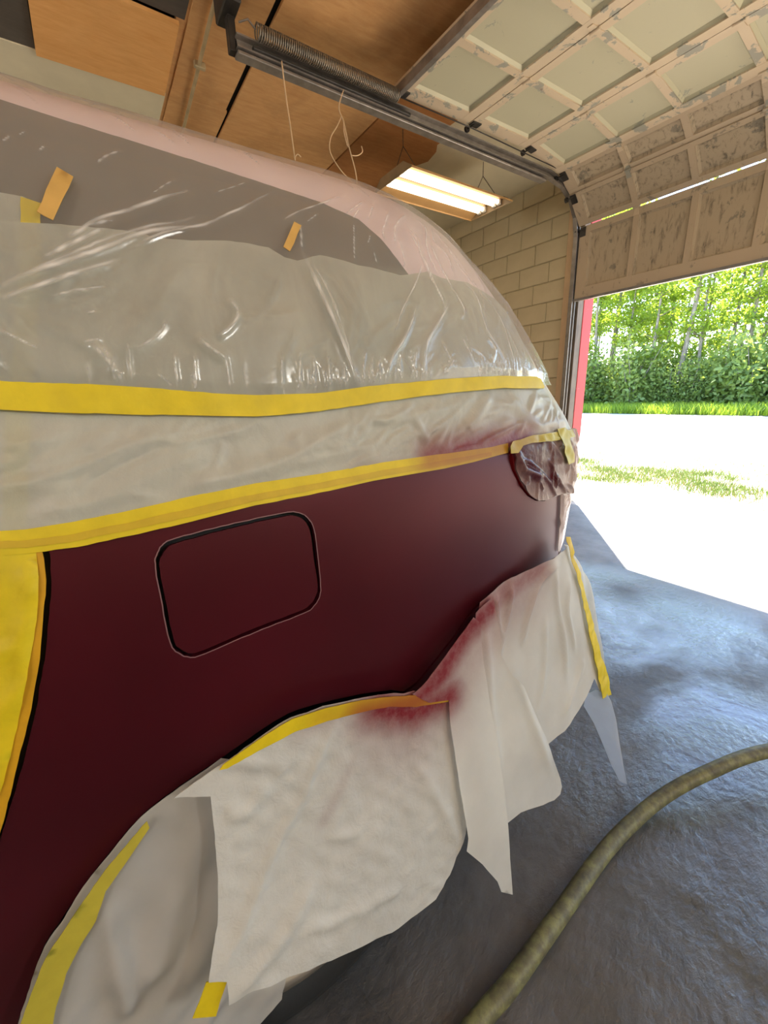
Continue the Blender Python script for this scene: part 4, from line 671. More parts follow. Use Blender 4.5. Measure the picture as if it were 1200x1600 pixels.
RID = {
 'film': [
  '9,6,0.8|161,1617 154,1611 147,1606 136,1599 126,1593 116,1586 106,1580 97,1575 88,1570 82,1566 75,1563 69,1560 63,1557 53,1551 44,1545 37,1540 32,1535 27,1530 23,1527 19,1524 15,1522 12,1520 10,1519',
  '8,5,0.7|294,1658 282,1648 265,1634 256,1626 248,1618 240,1612 232,1605 224,1599 216,1594 208,1589 201,1584 193,1579 186,1574 178,1570 171,1566 163,1563 155,1560 147,1557 140,1553 132,1550 125,1547 118,1544 112,1541 105,1537 99,1534 93,1530 88,1526 78,1519 71,1515',
  '6,5,0.6|161,1576 158,1574 155,1572 150,1569 143,1565 131,1561 124,1558 118,1556 110,1553 103,1550 97,1547 91,1544 80,1539 70,1534 60,1530 50,1524 44,1521 38,1518 33,1514 27,1511 21,1508 15,1504 10,1501 4,1498 -1,1495 -6,1492 -11,1489 -16,1486 -21,1483 -26,1480 -34,1475 -42,1471 -49,1466 -54,1463 -58,1461',
  '9,7,0.9|171,1566 163,1564 155,1562 144,1558 134,1554 122,1550 111,1546 102,1543 93,1539 86,1536 80,1533 69,1527 59,1521 48,1515 42,1512 37,1509 31,1506 25,1504 20,1501 14,1498 9,1496 3,1493 -2,1490 -7,1488 -12,1486 -17,1484 -26,1479 -34,1475 -42,1471 -49,1466 -54,1463 -58,1460',
  '8,6,0.8|59,1503 53,1501 46,1497 36,1493 27,1489 17,1485 12,1482 6,1480 1,1477 -5,1474 -10,1472 -16,1469 -22,1466 -28,1463 -35,1460 -41,1457 -47,1454 -53,1451 -61,1448',
  '4,4,0.5|43,1472 36,1470 26,1468 20,1466 15,1465 6,1463 0,1460 -6,1458 -11,1456 -15,1454',
  '7,6,0.8|50,1537 44,1533 35,1527 26,1521 17,1515 8,1510 0,1504 -8,1499 -13,1496',
  '9,14,0.35|141,1519 134,1511 129,1505 124,1499 119,1492 114,1486 106,1476 102,1470 100,1466 98,1461 95,1456 89,1450 83,1443 75,1436 68,1427 60,1417 56,1411 51,1405 47,1399 43,1394 38,1386',
  '12,10,0.7|309,1549 312,1541 315,1530 320,1517 322,1510 325,1503 327,1496 330,1490 333,1482 336,1474 339,1466 342,1458 344,1451 347,1444 352,1430 356,1418 360,1406 363,1394 367,1381 370,1369 373,1358 376,1351',
  '6,6,0.4|317,1546 322,1536 326,1529 329,1522 334,1514 338,1507 341,1499 345,1492 347,1484 350,1476 352,1468 354,1459 356,1451 358,1442 360,1433 362,1424 364,1415 365,1405 366,1394 368,1384 368,1375 370,1366 371,1353',
  '7,5,0.6|319,1599 316,1586 314,1574 311,1563 309,1549',
  '5,3,0.6|434,1644 426,1625 420,1608 414,1591 409,1577 405,1563 400,1548',
  '5,3,0.6|423,1616 416,1596 410,1578 405,1563 400,1544',
  '5,3,0.6|446,1588 446,1575 447,1563 448,1548',
  '7,5,0.6|548,1649 547,1639 546,1624 545,1608 546,1593 547,1580 548,1567 550,1554 553,1541 557,1529 561,1519 565,1510 568,1502 570,1495 570,1489 570,1484 570,1481',
  '7,5,0.6|594,1649 588,1632 585,1619 582,1608 581,1595 580,1584 581,1574 582,1564 585,1555 589,1544 594,1534 599,1525 604,1516 609,1508 616,1494 616,1486 612,1481 608,1478 605,1476',
  '8,6,0.6|583,1507 580,1502 576,1495 572,1486 566,1477 559,1466 550,1453 542,1441 536,1429 534,1420 532,1412 530,1405 528,1397 525,1387 522,1376 519,1366 517,1360',
  '8,6,0.6|522,1496 517,1484 510,1468 504,1459 498,1450 487,1435 477,1423 467,1413 458,1404 451,1395 446,1386 442,1378 439,1370 437,1365',
  '7,5,0.6|638,1547 642,1542 649,1536 656,1528 661,1518 663,1505 663,1490 665,1475 668,1461 674,1450 682,1440 690,1431 697,1420 703,1408 707,1394 711,1381 714,1372',
  '7,5,0.5|688,1541 696,1532 707,1519 718,1504 727,1490 731,1473 733,1455 734,1438 736,1423 737,1410 737,1398 738,1389 738,1382',
  '6,5,0.5|561,1431 567,1418 573,1404 579,1391 586,1377',
  '6,5,0.5|509,1412 504,1396 500,1380',
  '6,5,0.5|602,1442 610,1425 618,1408 627,1390',
  '7,5,0.7|663,1442 668,1439 675,1434 681,1427 683,1420 680,1410 674,1399 668,1388 665,1381',
  '6,4,0.6|789,1426 786,1409 784,1393 783,1377',
  '6,4,0.6|860,1419 854,1401 851,1384 848,1367',
  '4,3,0.6|489,1688 487,1684 484,1678 480,1672 476,1666 473,1660 468,1653 465,1648 462,1644',
  '5,3,0.6|522,1686 516,1677 508,1665 500,1653 495,1644 491,1638 487,1634 484,1629 482,1624 479,1616 477,1608 476,1600 475,1595',
  '5,3,0.6|564,1689 556,1682 545,1673 535,1664 527,1657 522,1651 517,1647 513,1642 509,1635 505,1626 500,1614 497,1603 495,1596',
  '4,3,0.5|508,1615 507,1607 506,1596 505,1584 504,1575 503,1568 502,1562 500,1556 500,1552',
  '6,5,0.5|549,1654 551,1650 554,1644 556,1637 557,1629 554,1620 550,1609 547,1599 544,1589 544,1579 544,1569 546,1559 548,1549 550,1541 553,1535 556,1530 560,1524 564,1516 570,1508 576,1501 580,1496',
  '5,4,0.5|594,1688 598,1685 603,1682 608,1676 606,1668 598,1656 588,1641 578,1627 572,1615 568,1605 565,1597 564,1589 563,1581 564,1573 566,1566 568,1559 570,1553',
  '5,4,0.5|645,1686 634,1676 621,1662 612,1649 607,1639 607,1631 610,1625 615,1619 618,1614 619,1611 620,1606 619,1600 616,1588 613,1573 611,1559 611,1548',
  '4,3,0.6|453,1608 446,1595 438,1584',
  '5,4,0.5|654,1650 649,1638 644,1623 641,1606 642,1592 646,1579 654,1566 661,1554 667,1544',
  '4,4,0.5|92,1661 88,1658 83,1654 77,1649 72,1644 68,1639 64,1634 61,1629 58,1626',
  '4,3,0.6|10,1637 3,1624',
  '4,4,0.5|-20,1641 -24,1634 -29,1626',
  '4,3,0.4|151,1633 140,1623 130,1613 121,1603 111,1594',
  '3,3,0.4|256,1664 242,1654 228,1644 215,1635 202,1626 190,1618',
  '6,4,0.6|432,1692 412,1678 399,1670 386,1661 372,1653 360,1645 349,1638 339,1632 322,1621 307,1610 295,1601 287,1596',
  '5,3,0.5|360,1629 345,1615 330,1602',
  '5,3,0.6|454,1667 440,1651 428,1636',
  '5,3,0.6|474,1691 454,1674 435,1659 417,1646',
  '4,3,0.4|-5,1655 -13,1643',
  '4,4,0.5|64,1550 61,1548 56,1547 50,1544 43,1541 36,1538 28,1533 21,1528 16,1525',
  '5,5,0.5|99,1437 97,1434 95,1430 92,1425 88,1421 82,1415 73,1409 65,1404 60,1400',
  '4,4,0.5|24,1442 14,1439',
  '5,4,0.5|24,1410 14,1408 5,1406',
  '4,4,0.6|-67,1416 -64,1414 -61,1412 -57,1409 -53,1407 -49,1404 -45,1401 -41,1399 -38,1397',
  '8,6,0.5|11,1406 13,1403 17,1398 20,1393 24,1388 26,1383 28,1377 29,1372 30,1369',
  '6,6,0.5|182,1474 184,1470 188,1464 192,1458 193,1452 190,1446 185,1440 179,1434 174,1429 169,1426 165,1423 162,1421 159,1420',
  '7,8,0.4|134,1417 136,1414 140,1411 144,1406 148,1403 153,1399 158,1396 163,1392 167,1390',
  '5,4,0.5|540,1571 536,1565 531,1555 525,1543 520,1532 514,1520 507,1508 501,1496 491,1484 482,1472 474,1459 467,1447 462,1439',
  '5,4,0.5|619,1399 630,1388 642,1378 654,1367',
 ],
 'low': [
  '9,12,0|-103,1244 -97,1245 -89,1248 -84,1249 -79,1251 -73,1253 -67,1254 -62,1256 -56,1258 -49,1259 -42,1261 -34,1263 -27,1265 -18,1268 -9,1271 -1,1274 6,1277 14,1280 24,1283 33,1287 43,1290 52,1294 62,1297 71,1301 81,1304 91,1308',
  '7,16,0|-70,1209 -65,1211 -59,1212 -51,1214 -43,1217 -36,1218 -30,1220 -23,1222 -15,1225 -8,1227 0,1229 9,1232 19,1235 29,1238 38,1241 46,1243 55,1246 65,1250 76,1254 88,1259 100,1264 113,1268 126,1273',
  '8,14,0|76,1224 85,1224 94,1225 103,1226 112,1226 121,1227 131,1228 142,1228 152,1229 162,1231 172,1232 183,1233 197,1236 211,1239 225,1243 240,1246 254,1251 268,1257 281,1262 294,1267 306,1272 318,1277 329,1282 340,1287 350,1292 359,1296 373,1303',
  '6,12,0|-93,1295 -87,1295 -79,1296 -74,1296 -69,1296 -64,1298 -59,1298 -54,1300 -49,1302 -43,1305 -37,1308 -32,1310 -27,1313 -19,1317',
  '6,12,0|-77,1264 -72,1266 -67,1268 -59,1271 -52,1274 -43,1278 -35,1281 -27,1284 -19,1288 -12,1291 -4,1294 3,1298 10,1302 17,1305 24,1309 33,1313',
  '5,10,0|128,1236 140,1236 151,1236 162,1236 174,1237 186,1237 199,1237 213,1238 227,1238 240,1238 253,1239 267,1239 280,1240 293,1241 307,1242 321,1243 335,1244 350,1246 370,1248 390,1250 404,1252 419,1254',
  '7,12,0|247,1281 249,1277 252,1270 257,1263 265,1259 276,1258 292,1260 307,1263 317,1264',
  '7,12,0|486,1308 489,1301 493,1292 498,1282 504,1272 509,1264 515,1256 520,1248 524,1244',
  '8,14,0|664,1329 662,1321 659,1310 655,1297 652,1287 647,1279 640,1272 629,1267 622,1263',
  '8,14,0|714,1328 728,1315 739,1306 751,1297 763,1287 775,1277 798,1259 818,1244 837,1235 855,1227 868,1220',
  '7,12,0|920,1321 921,1314 922,1303 925,1292 931,1280 940,1268 953,1253 966,1241 975,1233',
  '6,10,0|374,1313 371,1309 365,1303 360,1298 358,1293 362,1291 370,1290 378,1290 384,1290',
  '7,14,0|796,1222 803,1227 813,1234 827,1240 845,1245 874,1247 916,1248 973,1246 1050,1244',
  '6,12,0|424,1289 437,1290 450,1292 468,1293 487,1295 508,1297 530,1299 547,1302 565,1304 591,1310 607,1317 616,1323 623,1328',
 ],
 'a': [
  '7,10,0|253,780 244,769 238,761 232,752 225,744 219,735 213,727 207,720 199,707 192,696 185,685 176,673 170,666 164,660 156,654 149,647 142,640 134,634 128,627 121,620 115,613 110,606 104,599 99,592 94,585 89,578 84,571 78,564 73,558 68,551 63,544 58,537 53,531 48,525 43,519 38,513 32,508 26,502 20,497 14,492 9,488 4,484 -4,478',
  '6,14,0|409,603 418,579 424,561 431,544 438,524 445,505 451,487 457,468 462,451 468,432 472,414 477,397 482,382 486,366 492,340',
  '6,16,0|127,730 118,724 112,720 106,716 99,712 93,708 81,704 71,704 62,708 54,712 48,714',
  '5,12,0|67,803 79,795 88,789 97,783 107,776 116,770 131,758 140,749 145,740 147,733 149,728',
  '8,16,0|162,515 152,504 146,496 139,488 131,480 123,471 113,464 104,457 95,452 86,448 78,444 68,441 58,437 48,434 39,431 30,428 21,425 12,422 3,419',
  '5,12,0|338,360 327,364 316,368 300,373 284,377 267,382 251,386 236,391 221,396 207,401 193,407 178,413 164,419 152,425 140,430 124,438',
  '4,10,0|271,530 252,540 233,549 214,558 196,568',
 ],
 'd': [
  '9,8,0|948,882 930,878 905,872 882,863 864,851 848,836 834,818 822,799 810,780 801,759 794,737 787,716 783,702',
  '8,8,0|750,877 748,867 746,854 742,839 738,822 732,805 726,786 719,766 712,747 702,728 691,708 680,690 673,678',
  '8,8,0|693,870 693,858 694,840 696,820 698,803 701,787 706,771 710,756 714,746',
  '8,10,0|933,868 933,852 932,829 932,802 935,775 940,746 948,715 956,682 961,651 963,634 965,618 966,601 966,584 966,554 966,533',
  '7,9,0|1017,825 1008,808 996,782 991,767 986,752 985,737 983,721 987,704 990,687 996,668 1001,649 1007,631 1013,614 1020,589',
  '6,10,0|877,757 877,730 877,711 877,691 876,670 875,649 872,630 870,612 866,595 861,578 856,562 850,546 844,533 838,519 830,500',
  '6,10,0|1059,554 1054,547 1047,536 1036,523 1023,508 1002,489 988,478 975,466 962,455 950,444 933,428',
 ],
 'c': [
  '8,14,0|692,822 691,807 690,786 691,762 695,737 702,716 712,697 724,671 732,652 740,632 747,610 754,588 761,566 769,537 776,509 785,480 794,450 803,419 813,388 825,354 838,317',
  '6,12,0|641,823 642,804 642,784 643,765 643,746 644,726 644,705 644,684 644,663 644,644 643,626 643,608 642,583 642,559 641,535 640,512 640,491 639,470 640,454 640,438',
 ],
}
TIP = "-0.5599,1.1486,0.3197 -0.5573,1.1449,0.3463 -0.5548,1.1412,0.3725 -0.5423,1.1445,0.3879 -0.5301,1.1478,0.4029 -0.5171,1.1537,0.4062 -0.5044,1.1594,0.4094 -0.497,1.1663,0.3928 -0.4896,1.1731,0.3762 -0.4849,1.1802,0.3513 -0.4801,1.1873,0.3262 -0.4753,1.1945,0.3008 -0.472,1.2021,0.2696 -0.4685,1.2098,0.2378 -0.4651,1.2176,0.2056 -0.461,1.2258,0.1732 -0.4569,1.2341,0.1403 -0.4527,1.2425,0.1068 -0.4485,1.2504,0.076 -0.4443,1.2584,0.0448 -0.44,1.2666,0.0131 -0.4503,1.2606,0.0173 -0.4607,1.2546,0.0216 -0.4687,1.2465,0.0433 -0.4766,1.2385,0.0649 -0.4844,1.2305,0.0864 -0.4905,1.2232,0.1089 -0.4966,1.216,0.1311 -0.5026,1.2088,0.1532 -0.5102,1.2,0.1793 -0.5177,1.1914,0.2051 -0.5252,1.1828,0.2307 -0.5326,1.1743,0.2561 -0.5417,1.1657,0.2774 -0.5509,1.1571,0.2986"
def P_(name): return np.array([[float(x) for x in p.split(',')] for p in OUT[name].split()])/1000.0
def R_(name):
    o = []
    for line in RID[name]:
        h, pts = line.split('|'); a, wd, fo = [float(x) for x in h.split(',')]
        o.append((a/1000, wd/1000, fo, np.array([[float(x) for x in p.split(',')] for p in pts.split()])/1000))
    return o
# rows: z, side x, rear y, corner radii
BODY_ROWS = np.array([(0.22, -0.64, 1.137, 0.25, 0.62), (0.35, -0.615, 1.197, 0.25, 0.62), (0.5, -0.6, 1.247, 0.25, 0.62), (0.65, -0.59, 1.257, 0.25, 0.62), (0.8, -0.585, 1.267, 0.25, 0.62), (0.95, -0.585, 1.287, 0.25, 0.62), (1.08, -0.59, 1.319, 0.25, 0.62), (1.17, -0.6, 1.312, 0.25, 0.62), (1.24, -0.615, 1.282, 0.25, 0.62), (1.35, -0.632, 1.182, 0.25, 0.62), (1.45, -0.648, 1.0956, 0.25, 0.576), (1.55, -0.672, 1.0022, 0.25, 0.532), (1.62, -0.7, 0.9478, 0.26, 0.488), (1.68, -0.742, 0.9064, 0.27, 0.444), (1.722, -0.787, 0.85, 0.28, 0.38), (1.748, -0.84, 0.8, 0.28, 0.36), (1.768, -0.95, 0.74, 0.28, 0.33), (1.775, -1.15, 0.6, 0.25, 0.3), (1.78, -1.5, 0.2, 0.0, 0.25)])
SKIRT_ROWS = np.array([(0.98, -0.572, 1.235), (0.88, -0.568, 1.265), (0.78, -0.56, 1.305), (0.68, -0.55, 1.35), (0.58, -0.535, 1.395), (0.48, -0.515, 1.43), (0.38, -0.5, 1.43), (0.25, -0.487, 1.37), (0.1, -0.475, 1.32), (-0.05, -0.465, 1.3)])
SHEET_ROWS = np.array([(0.9, -0.583, 1.2), (0.8, -0.582, 1.2), (0.7, -0.578, 1.2), (0.6, -0.572, 1.2), (0.5, -0.566, 1.2), (0.4, -0.56, 1.2), (0.3, -0.556, 1.2), (0.15, -0.552, 1.2), (-0.05, -0.548, 1.2)])
LC = .66
class Skin:
    def __init__(s, rows):
        if rows.shape[1] == 3: rows = np.hstack([rows, np.tile([[.22, .38]], (len(rows), 1))])
        cum = np.concatenate([[0], np.cumsum(np.hypot(np.diff(rows[:, 0]), np.diff(rows[:, 1])))])
        s.rows = rows; s.hh = rows[0, 0]+cum if rows[0, 0] < rows[-1, 0] else rows[0, 0]-cum
    def row(s, h):
        n = len(s.rows)-1; ix = np.arange(n+1)
        f = np.interp(h, s.hh, ix) if s.hh[0] < s.hh[-1] else np.interp(-h, -s.hh, ix)
        i = np.minimum(f.astype(int), n-1); u = (f-i)[..., None]; R = s.rows
        p0 = R[np.maximum(i-1, 0)]; p1 = R[i]; p2 = R[i+1]; p3 = R[np.minimum(i+2, n)]
        return .5*((2*p1)+(p2-p0)*u+(2*p0-5*p1+4*p2-p3)*u*u+(3*p1-p0-3*p2+p3)*u**3)
    def base(s, w, h):
        q = s.row(np.asarray(h, float)); z, x, yr, rx, ry = [q[..., k] for k in range(5)]
        u = np.asarray(w, float)-(yr-ry); th = np.clip(u/LC, 0, 1)*np.pi/2
        return np.stack([x-rx+rx*np.cos(th)-np.maximum(u-LC, 0), yr-ry+ry*np.sin(th)+np.minimum(u, 0), z], -1)
    def wmax(s, h, xc=-1.5):
        q = s.row(np.asarray(h, float)); return q[..., 2]-q[..., 4]+LC+np.maximum(q[..., 1]-q[..., 3]-xc, 0)
    def __call__(s, w, h, o=0.):
        w = np.asarray(w, float); h = np.asarray(h, float); e = 1e-3
        a = s.base(w+e, h)-s.base(w-e, h); b = s.base(w, h+e)-s.base(w, h-e)
        n = np.cross(a, b); n /= np.linalg.norm(n, axis=-1, keepdims=True)+1e-12
        return s.base(w, h)+n*(np.zeros(w.shape)+o)[..., None]
BODY, SKIRT, SHEET = Skin(BODY_ROWS), Skin(SKIRT_ROWS), Skin(SHEET_ROWS)

def inside(P, poly):
    x, y = P[:, 0], P[:, 1]; r = np.zeros(len(P), bool); q = np.roll(poly, 1, 0)
    for (ax, ay), (bx, by) in zip(poly, q):
        c = ((ay > y) != (by > y)); r ^= c & (x < (bx-ax)*(y-ay)/((by-ay) if by != ay else 1e-12)+ax)
    return r
def seg_dist(P, line):
    d = np.full(len(P), 9.0); tt = np.zeros(len(P)); n = len(line)-1
    for i in range(n):
        a, b = line[i], line[i+1]; ab = b-a; L = (ab@ab)+1e-12
        u = np.clip(((P-a)@ab)/L, 0, 1); e = np.hypot(*(P-a-u[:, None]*ab).T); k = e < d
        d[k] = e[k]; tt[k] = (i+u[k])/n
    return d, tt
def ridge_field(P, ridges):
    h = np.zeros(len(P)); f = np.zeros(len(P))
    for a, wd, fo, line in ridges:
        lo = line.min(0)-wd*4; hi = line.max(0)+wd*4
        k = np.where(((P > lo) & (P < hi)).all(1))[0]
        if not len(k): continue
        d, t = seg_dist(P[k], line); taper = np.clip(np.minimum(t, 1-t)*6+.15, 0, 1)
        g = np.exp(-(d/wd)**2)*taper; h[k] = np.maximum(h[k], a*g); f[k] = np.maximum(f[k], fo*np.exp(-(d/(wd*.31))**2)*np.clip(np.minimum(t, 1-t)*3.5+.1, 0, 1)*(.72+.28*np.sin(t*23+line[0, 0]*90)))
    return h, f
class Waves:
    def __init__(s, seed, n, lo, hi, ani=(1, 1)):
        r = np.random.default_rng(seed); ang = r.uniform(0, 2*PI, n); k = 2*PI/np.exp(r.uniform(np.log(lo), np.log(hi), n))
        s.k = np.stack([np.cos(ang)*k*ani[0], np.sin(ang)*k*ani[1]], 1); s.p = r.uniform(0, 2*PI, n); s.n = n
    def __call__(s, P): return np.sin(P@s.k.T+s.p).sum(1)/math.sqrt(s.n)
def fill(poly, holes=(), step=.010):
    """constrained triangulation of an outline with an even grid of inner points"""
    loops = [poly]+list(holes); lo, hi = poly.min(0), poly.max(0)
    gx, gy = np.meshgrid(np.arange(lo[0]+step/2, hi[0], step), np.arange(lo[1]+step/2, hi[1], step*.866), indexing='ij')
    gx[:, ::2] += step*.5; G = np.stack([gx.ravel(), gy.ravel()], 1)
    k = inside(G, poly)
    for hq in holes: k &= ~inside(G, hq)
    G = G[k]
    for lp in loops:
        d, _ = seg_dist(G, np.vstack([lp, lp[:1]])); G = G[d > step*.45]
    V = [Vector(p) for lp in loops for p in lp]; E = []; b = 0
    for lp in loops: E += [(b+i, b+(i+1) % len(lp)) for i in range(len(lp))]; b += len(lp)
    V += [Vector(p) for p in G]
    vo, eo, fo, *_ = delaunay_2d_cdt(V, E, [], 0, 1e-6)
    W = np.array([v[:] for v in vo]); F = np.array([f for f in fo if len(f) == 3]); c = W[F].mean(1)
    k = inside(c, poly)
    for hq in holes: k &= ~inside(c, hq)
    F = F[k]; a = W[F]; cr = np.cross(a[:, 1]-a[:, 0], a[:, 2]-a[:, 0]); F[cr < 0] = F[cr < 0][:, ::-1]
    return W, F
def spray_from(P, spots):
    s = np.zeros(len(P))
    for line, r, amp in spots:
        d, _ = seg_dist(P, np.array(line)); s = np.maximum(s, amp*np.exp(-(d/r)**2))
    return s
def skin_obj(name, skin, poly, off, mat, parent=None, holes=(), step=.010, rim=0.0, disp=None, spray=None, thick=0.0, smooth=True, fade=0.0):
    W, F = fill(poly, holes, step)
    o = np.full(len(W), off) if not callable(off) else off(W)
    if disp is not None:
        dd = disp(W)
        if fade: dd = dd*np.clip((seg_dist(W, np.vstack([poly, poly[:1]]))[0]-fade*.35)/fade, 0, 1)
        o = o+dd
    P = skin(W[:, 0], W[:, 1], o); F = [tuple(f) for f in F]; n0 = len(P); rimf = 0
    if rim or thick:
        cnt = {}
        for f in F:
            for i in range(3):
                e = (f[i], f[(i+1) % 3]); cnt[e] = 1
        bd = [e for e in cnt if (e[1], e[0]) not in cnt]; idx = sorted({v for e in bd for v in e}); mu = {v: n0+i for i, v in enumerate(idx)}; mp = {v: n0+len(idx)+i for i, v in enumerate(idx)}
        Q = skin(W[idx, 0], W[idx, 1], o[idx]-(rim or thick)); P = np.vstack([P, P[idx], Q]); rimf = len(bd)
        F += [(mu[b], mu[a], mp[a], mp[b]) for a, b in bd]
    ob = mesh_obj(name, P, F, mat, parent)
    me = ob.data; fl = [True]*(len(F)-rimf)+[False]*rimf
    if smooth: me.polygons.foreach_set('use_smooth', fl)
    if spray is not None:
        at = me.attributes.new('spray', 'FLOAT', 'POINT'); sv = np.zeros(len(P)); sv[:n0] = np.clip(spray_from(W, spray), 0, 1)
        if len(P) > n0: sv[n0:] = np.concatenate([sv[idx], sv[idx]])
        at.data.foreach_set('value', sv.astype(np.float32))
    return ob

# ------------------------------------------------------------------ the car
car = empty('car', (-1.5, .2, 0)); tag(car, 'freshly sprayed dark maroon car wrapped in clear film, masking paper and yellow tape', 'car')
CO = Vector(car.location)
def car_part(o):
    """geometry was built in world space: shift it under the car's origin"""
    o.parent = car; o.data.transform(Matrix.Translation(-CO)); return o
def shell(name, h0, h1, off, mat, front=-2.4, nh=40, mirror=True, cut=None):
    hs_ = np.linspace(h0, h1, nh); V = []; NW = 64
    for h in hs_:
        q = BODY.row(np.array([h]))[0]; yc = q[2]-q[4]; wm = float(BODY.wmax(np.array([h]))[0])
        ws = np.concatenate([np.linspace(front, yc, 30, endpoint=False), np.linspace(yc, yc+LC, 20, endpoint=False), np.linspace(yc+LC, max(wm, yc+LC+1e-3), NW-50)])
        V.append(BODY(ws, np.full(NW, h), off))
    V = np.array(V); fs = []
    for i in range(nh-1):
        for j in range(NW-1):
            c = (V[i, j]+V[i+1, j+1])/2
            if cut is not None and cut(c): continue
            fs.append((i*NW+j, i*NW+j+1, (i+1)*NW+j+1, (i+1)*NW+j))
    A = V.reshape(-1, 3)
    if mirror:
        B = A.copy(); B[:, 0] = -3.0-B[:, 0]; n = len(A); fs += [tuple(reversed([k+n for k in f])) for f in fs]; A = np.vstack([A, B])
    return car_part(mesh_obj(name, A, fs, mat, None, True))
WC = (.205, .352)                                     # rear wheel centre (y, z)
shell('body_shell', .24, 1.22, -.016, M['gap'], cut=lambda c: (c[1]-.17)**2+(c[2]-.36)**2 < .455**2 or (c[2] < .5 and abs(c[1]-.17) < .42 and c[0] > -1.3))
hmax = float(BODY.hh[-1])
shell('roof_and_pillars', 1.19, hmax-.002, -.004, M['mauve'], nh=46)
# closing the front of the shell
fr = BODY(np.full(40, -2.4), np.linspace(.24, hmax-.002, 40), -.006); fb = fr.copy(); fb[:, 0] = -3.0-fb[:, 0]
car_part(mesh_obj('bulkhead', np.vstack([fr, fb]), [(i, i+1, 40+i+1, 40+i) for i in range(39)], M['gap']))
quarter = car_part(skin_obj('quarter_panel', BODY, P_('quarter'), 0.0, M['maroon'], None, [P_('fuel_out')], .014, rim=.012))
fd = car_part(skin_obj('fuel_door', BODY, P_('fuel_in'), -.0015, M['maroon'], None, [], .012, rim=.008))
# thin highlight painted as a pale strip round the fuel door opening
def strip(name, skin, line, half, off, mat, closed=False, spray=None):
    P = np.array(line); n = len(P); V = []
    for i in range(n):
        a = P[i-1] if (closed or i) else P[i]; b = P[(i+1) % n] if (closed or i < n-1) else P[i]
        t = (b-a)/(np.hypot(*(b-a))+1e-9); nn = np.array([-t[1], t[0]]); V += [P[i]+nn*half, P[i]-nn*half]
    V = np.array(V); m = n if closed else n-1
    F = [(2*i, 2*i+1, (2*((i+1) % n))+1, 2*((i+1) % n)) for i in range(m)]
    return mesh_obj(name, skin(V[:, 0], V[:, 1], off), F, mat, None, True)
car_part(strip('door_edge_glint', BODY, P_('fuel_out'), .0008, .0006, M['edge'], True))
# rear door ahead of the shut line
dg = P_('doorgap'); dl = dg.copy(); dl[:, 0] -= .024
dpoly = np.vstack([dl, [[-1.15, dl[-1, 1]], [-1.15, dl[0, 1]+.02]]])
car_part(skin_obj('rear_door', BODY, dpoly, 0.0, M['maroon'], None, [], .03, rim=.012))
car_part(skin_obj('side_window', BODY, P_('glass'), .0005, M['glass'], None, [], .03))
tl = P_('lamp'); car_part(skin_obj('tail_lamp', BODY, tl.mean(0)+(tl-tl.mean(0))*.97, .003, M['lamp_red'], None, [], .012, rim=.012))
# bumper below the quarter panel's lower edge
bl = P_('bumpline'); bb = bl.copy(); bb[:, 1] -= .010
bpoly = np.vstack([bb, [[.56, .62], [.585, .40], [.62, .28], [1.5, .28], [1.5, .86], [1.02, bb[0, 1]]]])
car_part(skin_obj('bumper', BODY, bpoly, -.002, M['maroon'], None, [], .03, rim=.012))
gl = P_('gapline'); gq = gl.copy(); gq[:, 0] += .010
car_part(skin_obj('tailgate', BODY, np.vstack([gq, [[1.5, gl[-1, 1]], [1.5, gl[0, 1]]]]), 0.0, M['mauve'], None, [], .03, rim=.012))
# wheel: tyre and rim inside the arch
wh = empty('wheel', (-.735, WC[0], WC[1])); wh.parent = car; wh.location = Vector((-.735, WC[0], WC[1]))-CO
def lathe(name, prof, mat, parent, n=48):
    V = []; F = []; k = len(prof)
    for i in range(n):
        a = 2*PI*i/n
        for x, r in prof: V.append((x, r*math.cos(a), r*math.sin(a)))
    for i in range(n):
        for j in range(k-1): F.append((i*k+j, i*k+j+1, ((i+1) % n)*k+j+1, ((i+1) % n)*k+j))
    return mesh_obj(name, V, F, mat, parent, True)
lathe('tyre', [(-.10, .235), (-.12, .30), (-.10, .340), (-.05, .350), (.08, .350), (.125, .343), (.150, .325), (.154, .30), (.142, .262), (.11, .238)], M['rubber'], wh)
lathe('rim', [(.128, .256), (.142, .252), (.144, .222), (.10, .208), (.05, .20), (.03, .06), (.06, .04), (.06, 0.001)], M['alloy'], wh)
for i in range(5):
    a0 = 2*PI*i/5; c_, s_ = math.cos(a0), math.sin(a0)
    q = lambda x, r, t: (x, r*c_-t*s_, r*s_+t*c_)
    MB().hexa([q(.05, .03, -.03), q(.05, .225, -.02), q(.05, .225, .02), q(.05, .03, .03)], [q(.085, .03, -.022), q(.11, .225, -.014), q(.11, .225, .014), q(.085, .03, .022)]).build('spoke', M['alloy'], wh)
# wheel well
ang = np.linspace(-.25*PI, 1.25*PI, 25); V = []; 
for x in (-.60, -1.25):
    V += [(x, .17+.44*math.cos(a), .36+.44*math.sin(a)) for a in ang]
car_part(mesh_obj('wheel_well', V, [(i, i+1, 26+i, 25+i) for i in range(24)]+[tuple(range(25, 50))], M['gap']))

# ------------------------------------------------------------------ masking on the car
rid_film = R_('film'); rid_thin = [r for r in rid_film if r[1] < .0085 or r[2] > .65]; rid_low = R_('low'); rid_a = R_('a'); rid_d = R_('d'); rid_c = R_('c')
tu = P_('tape_up')
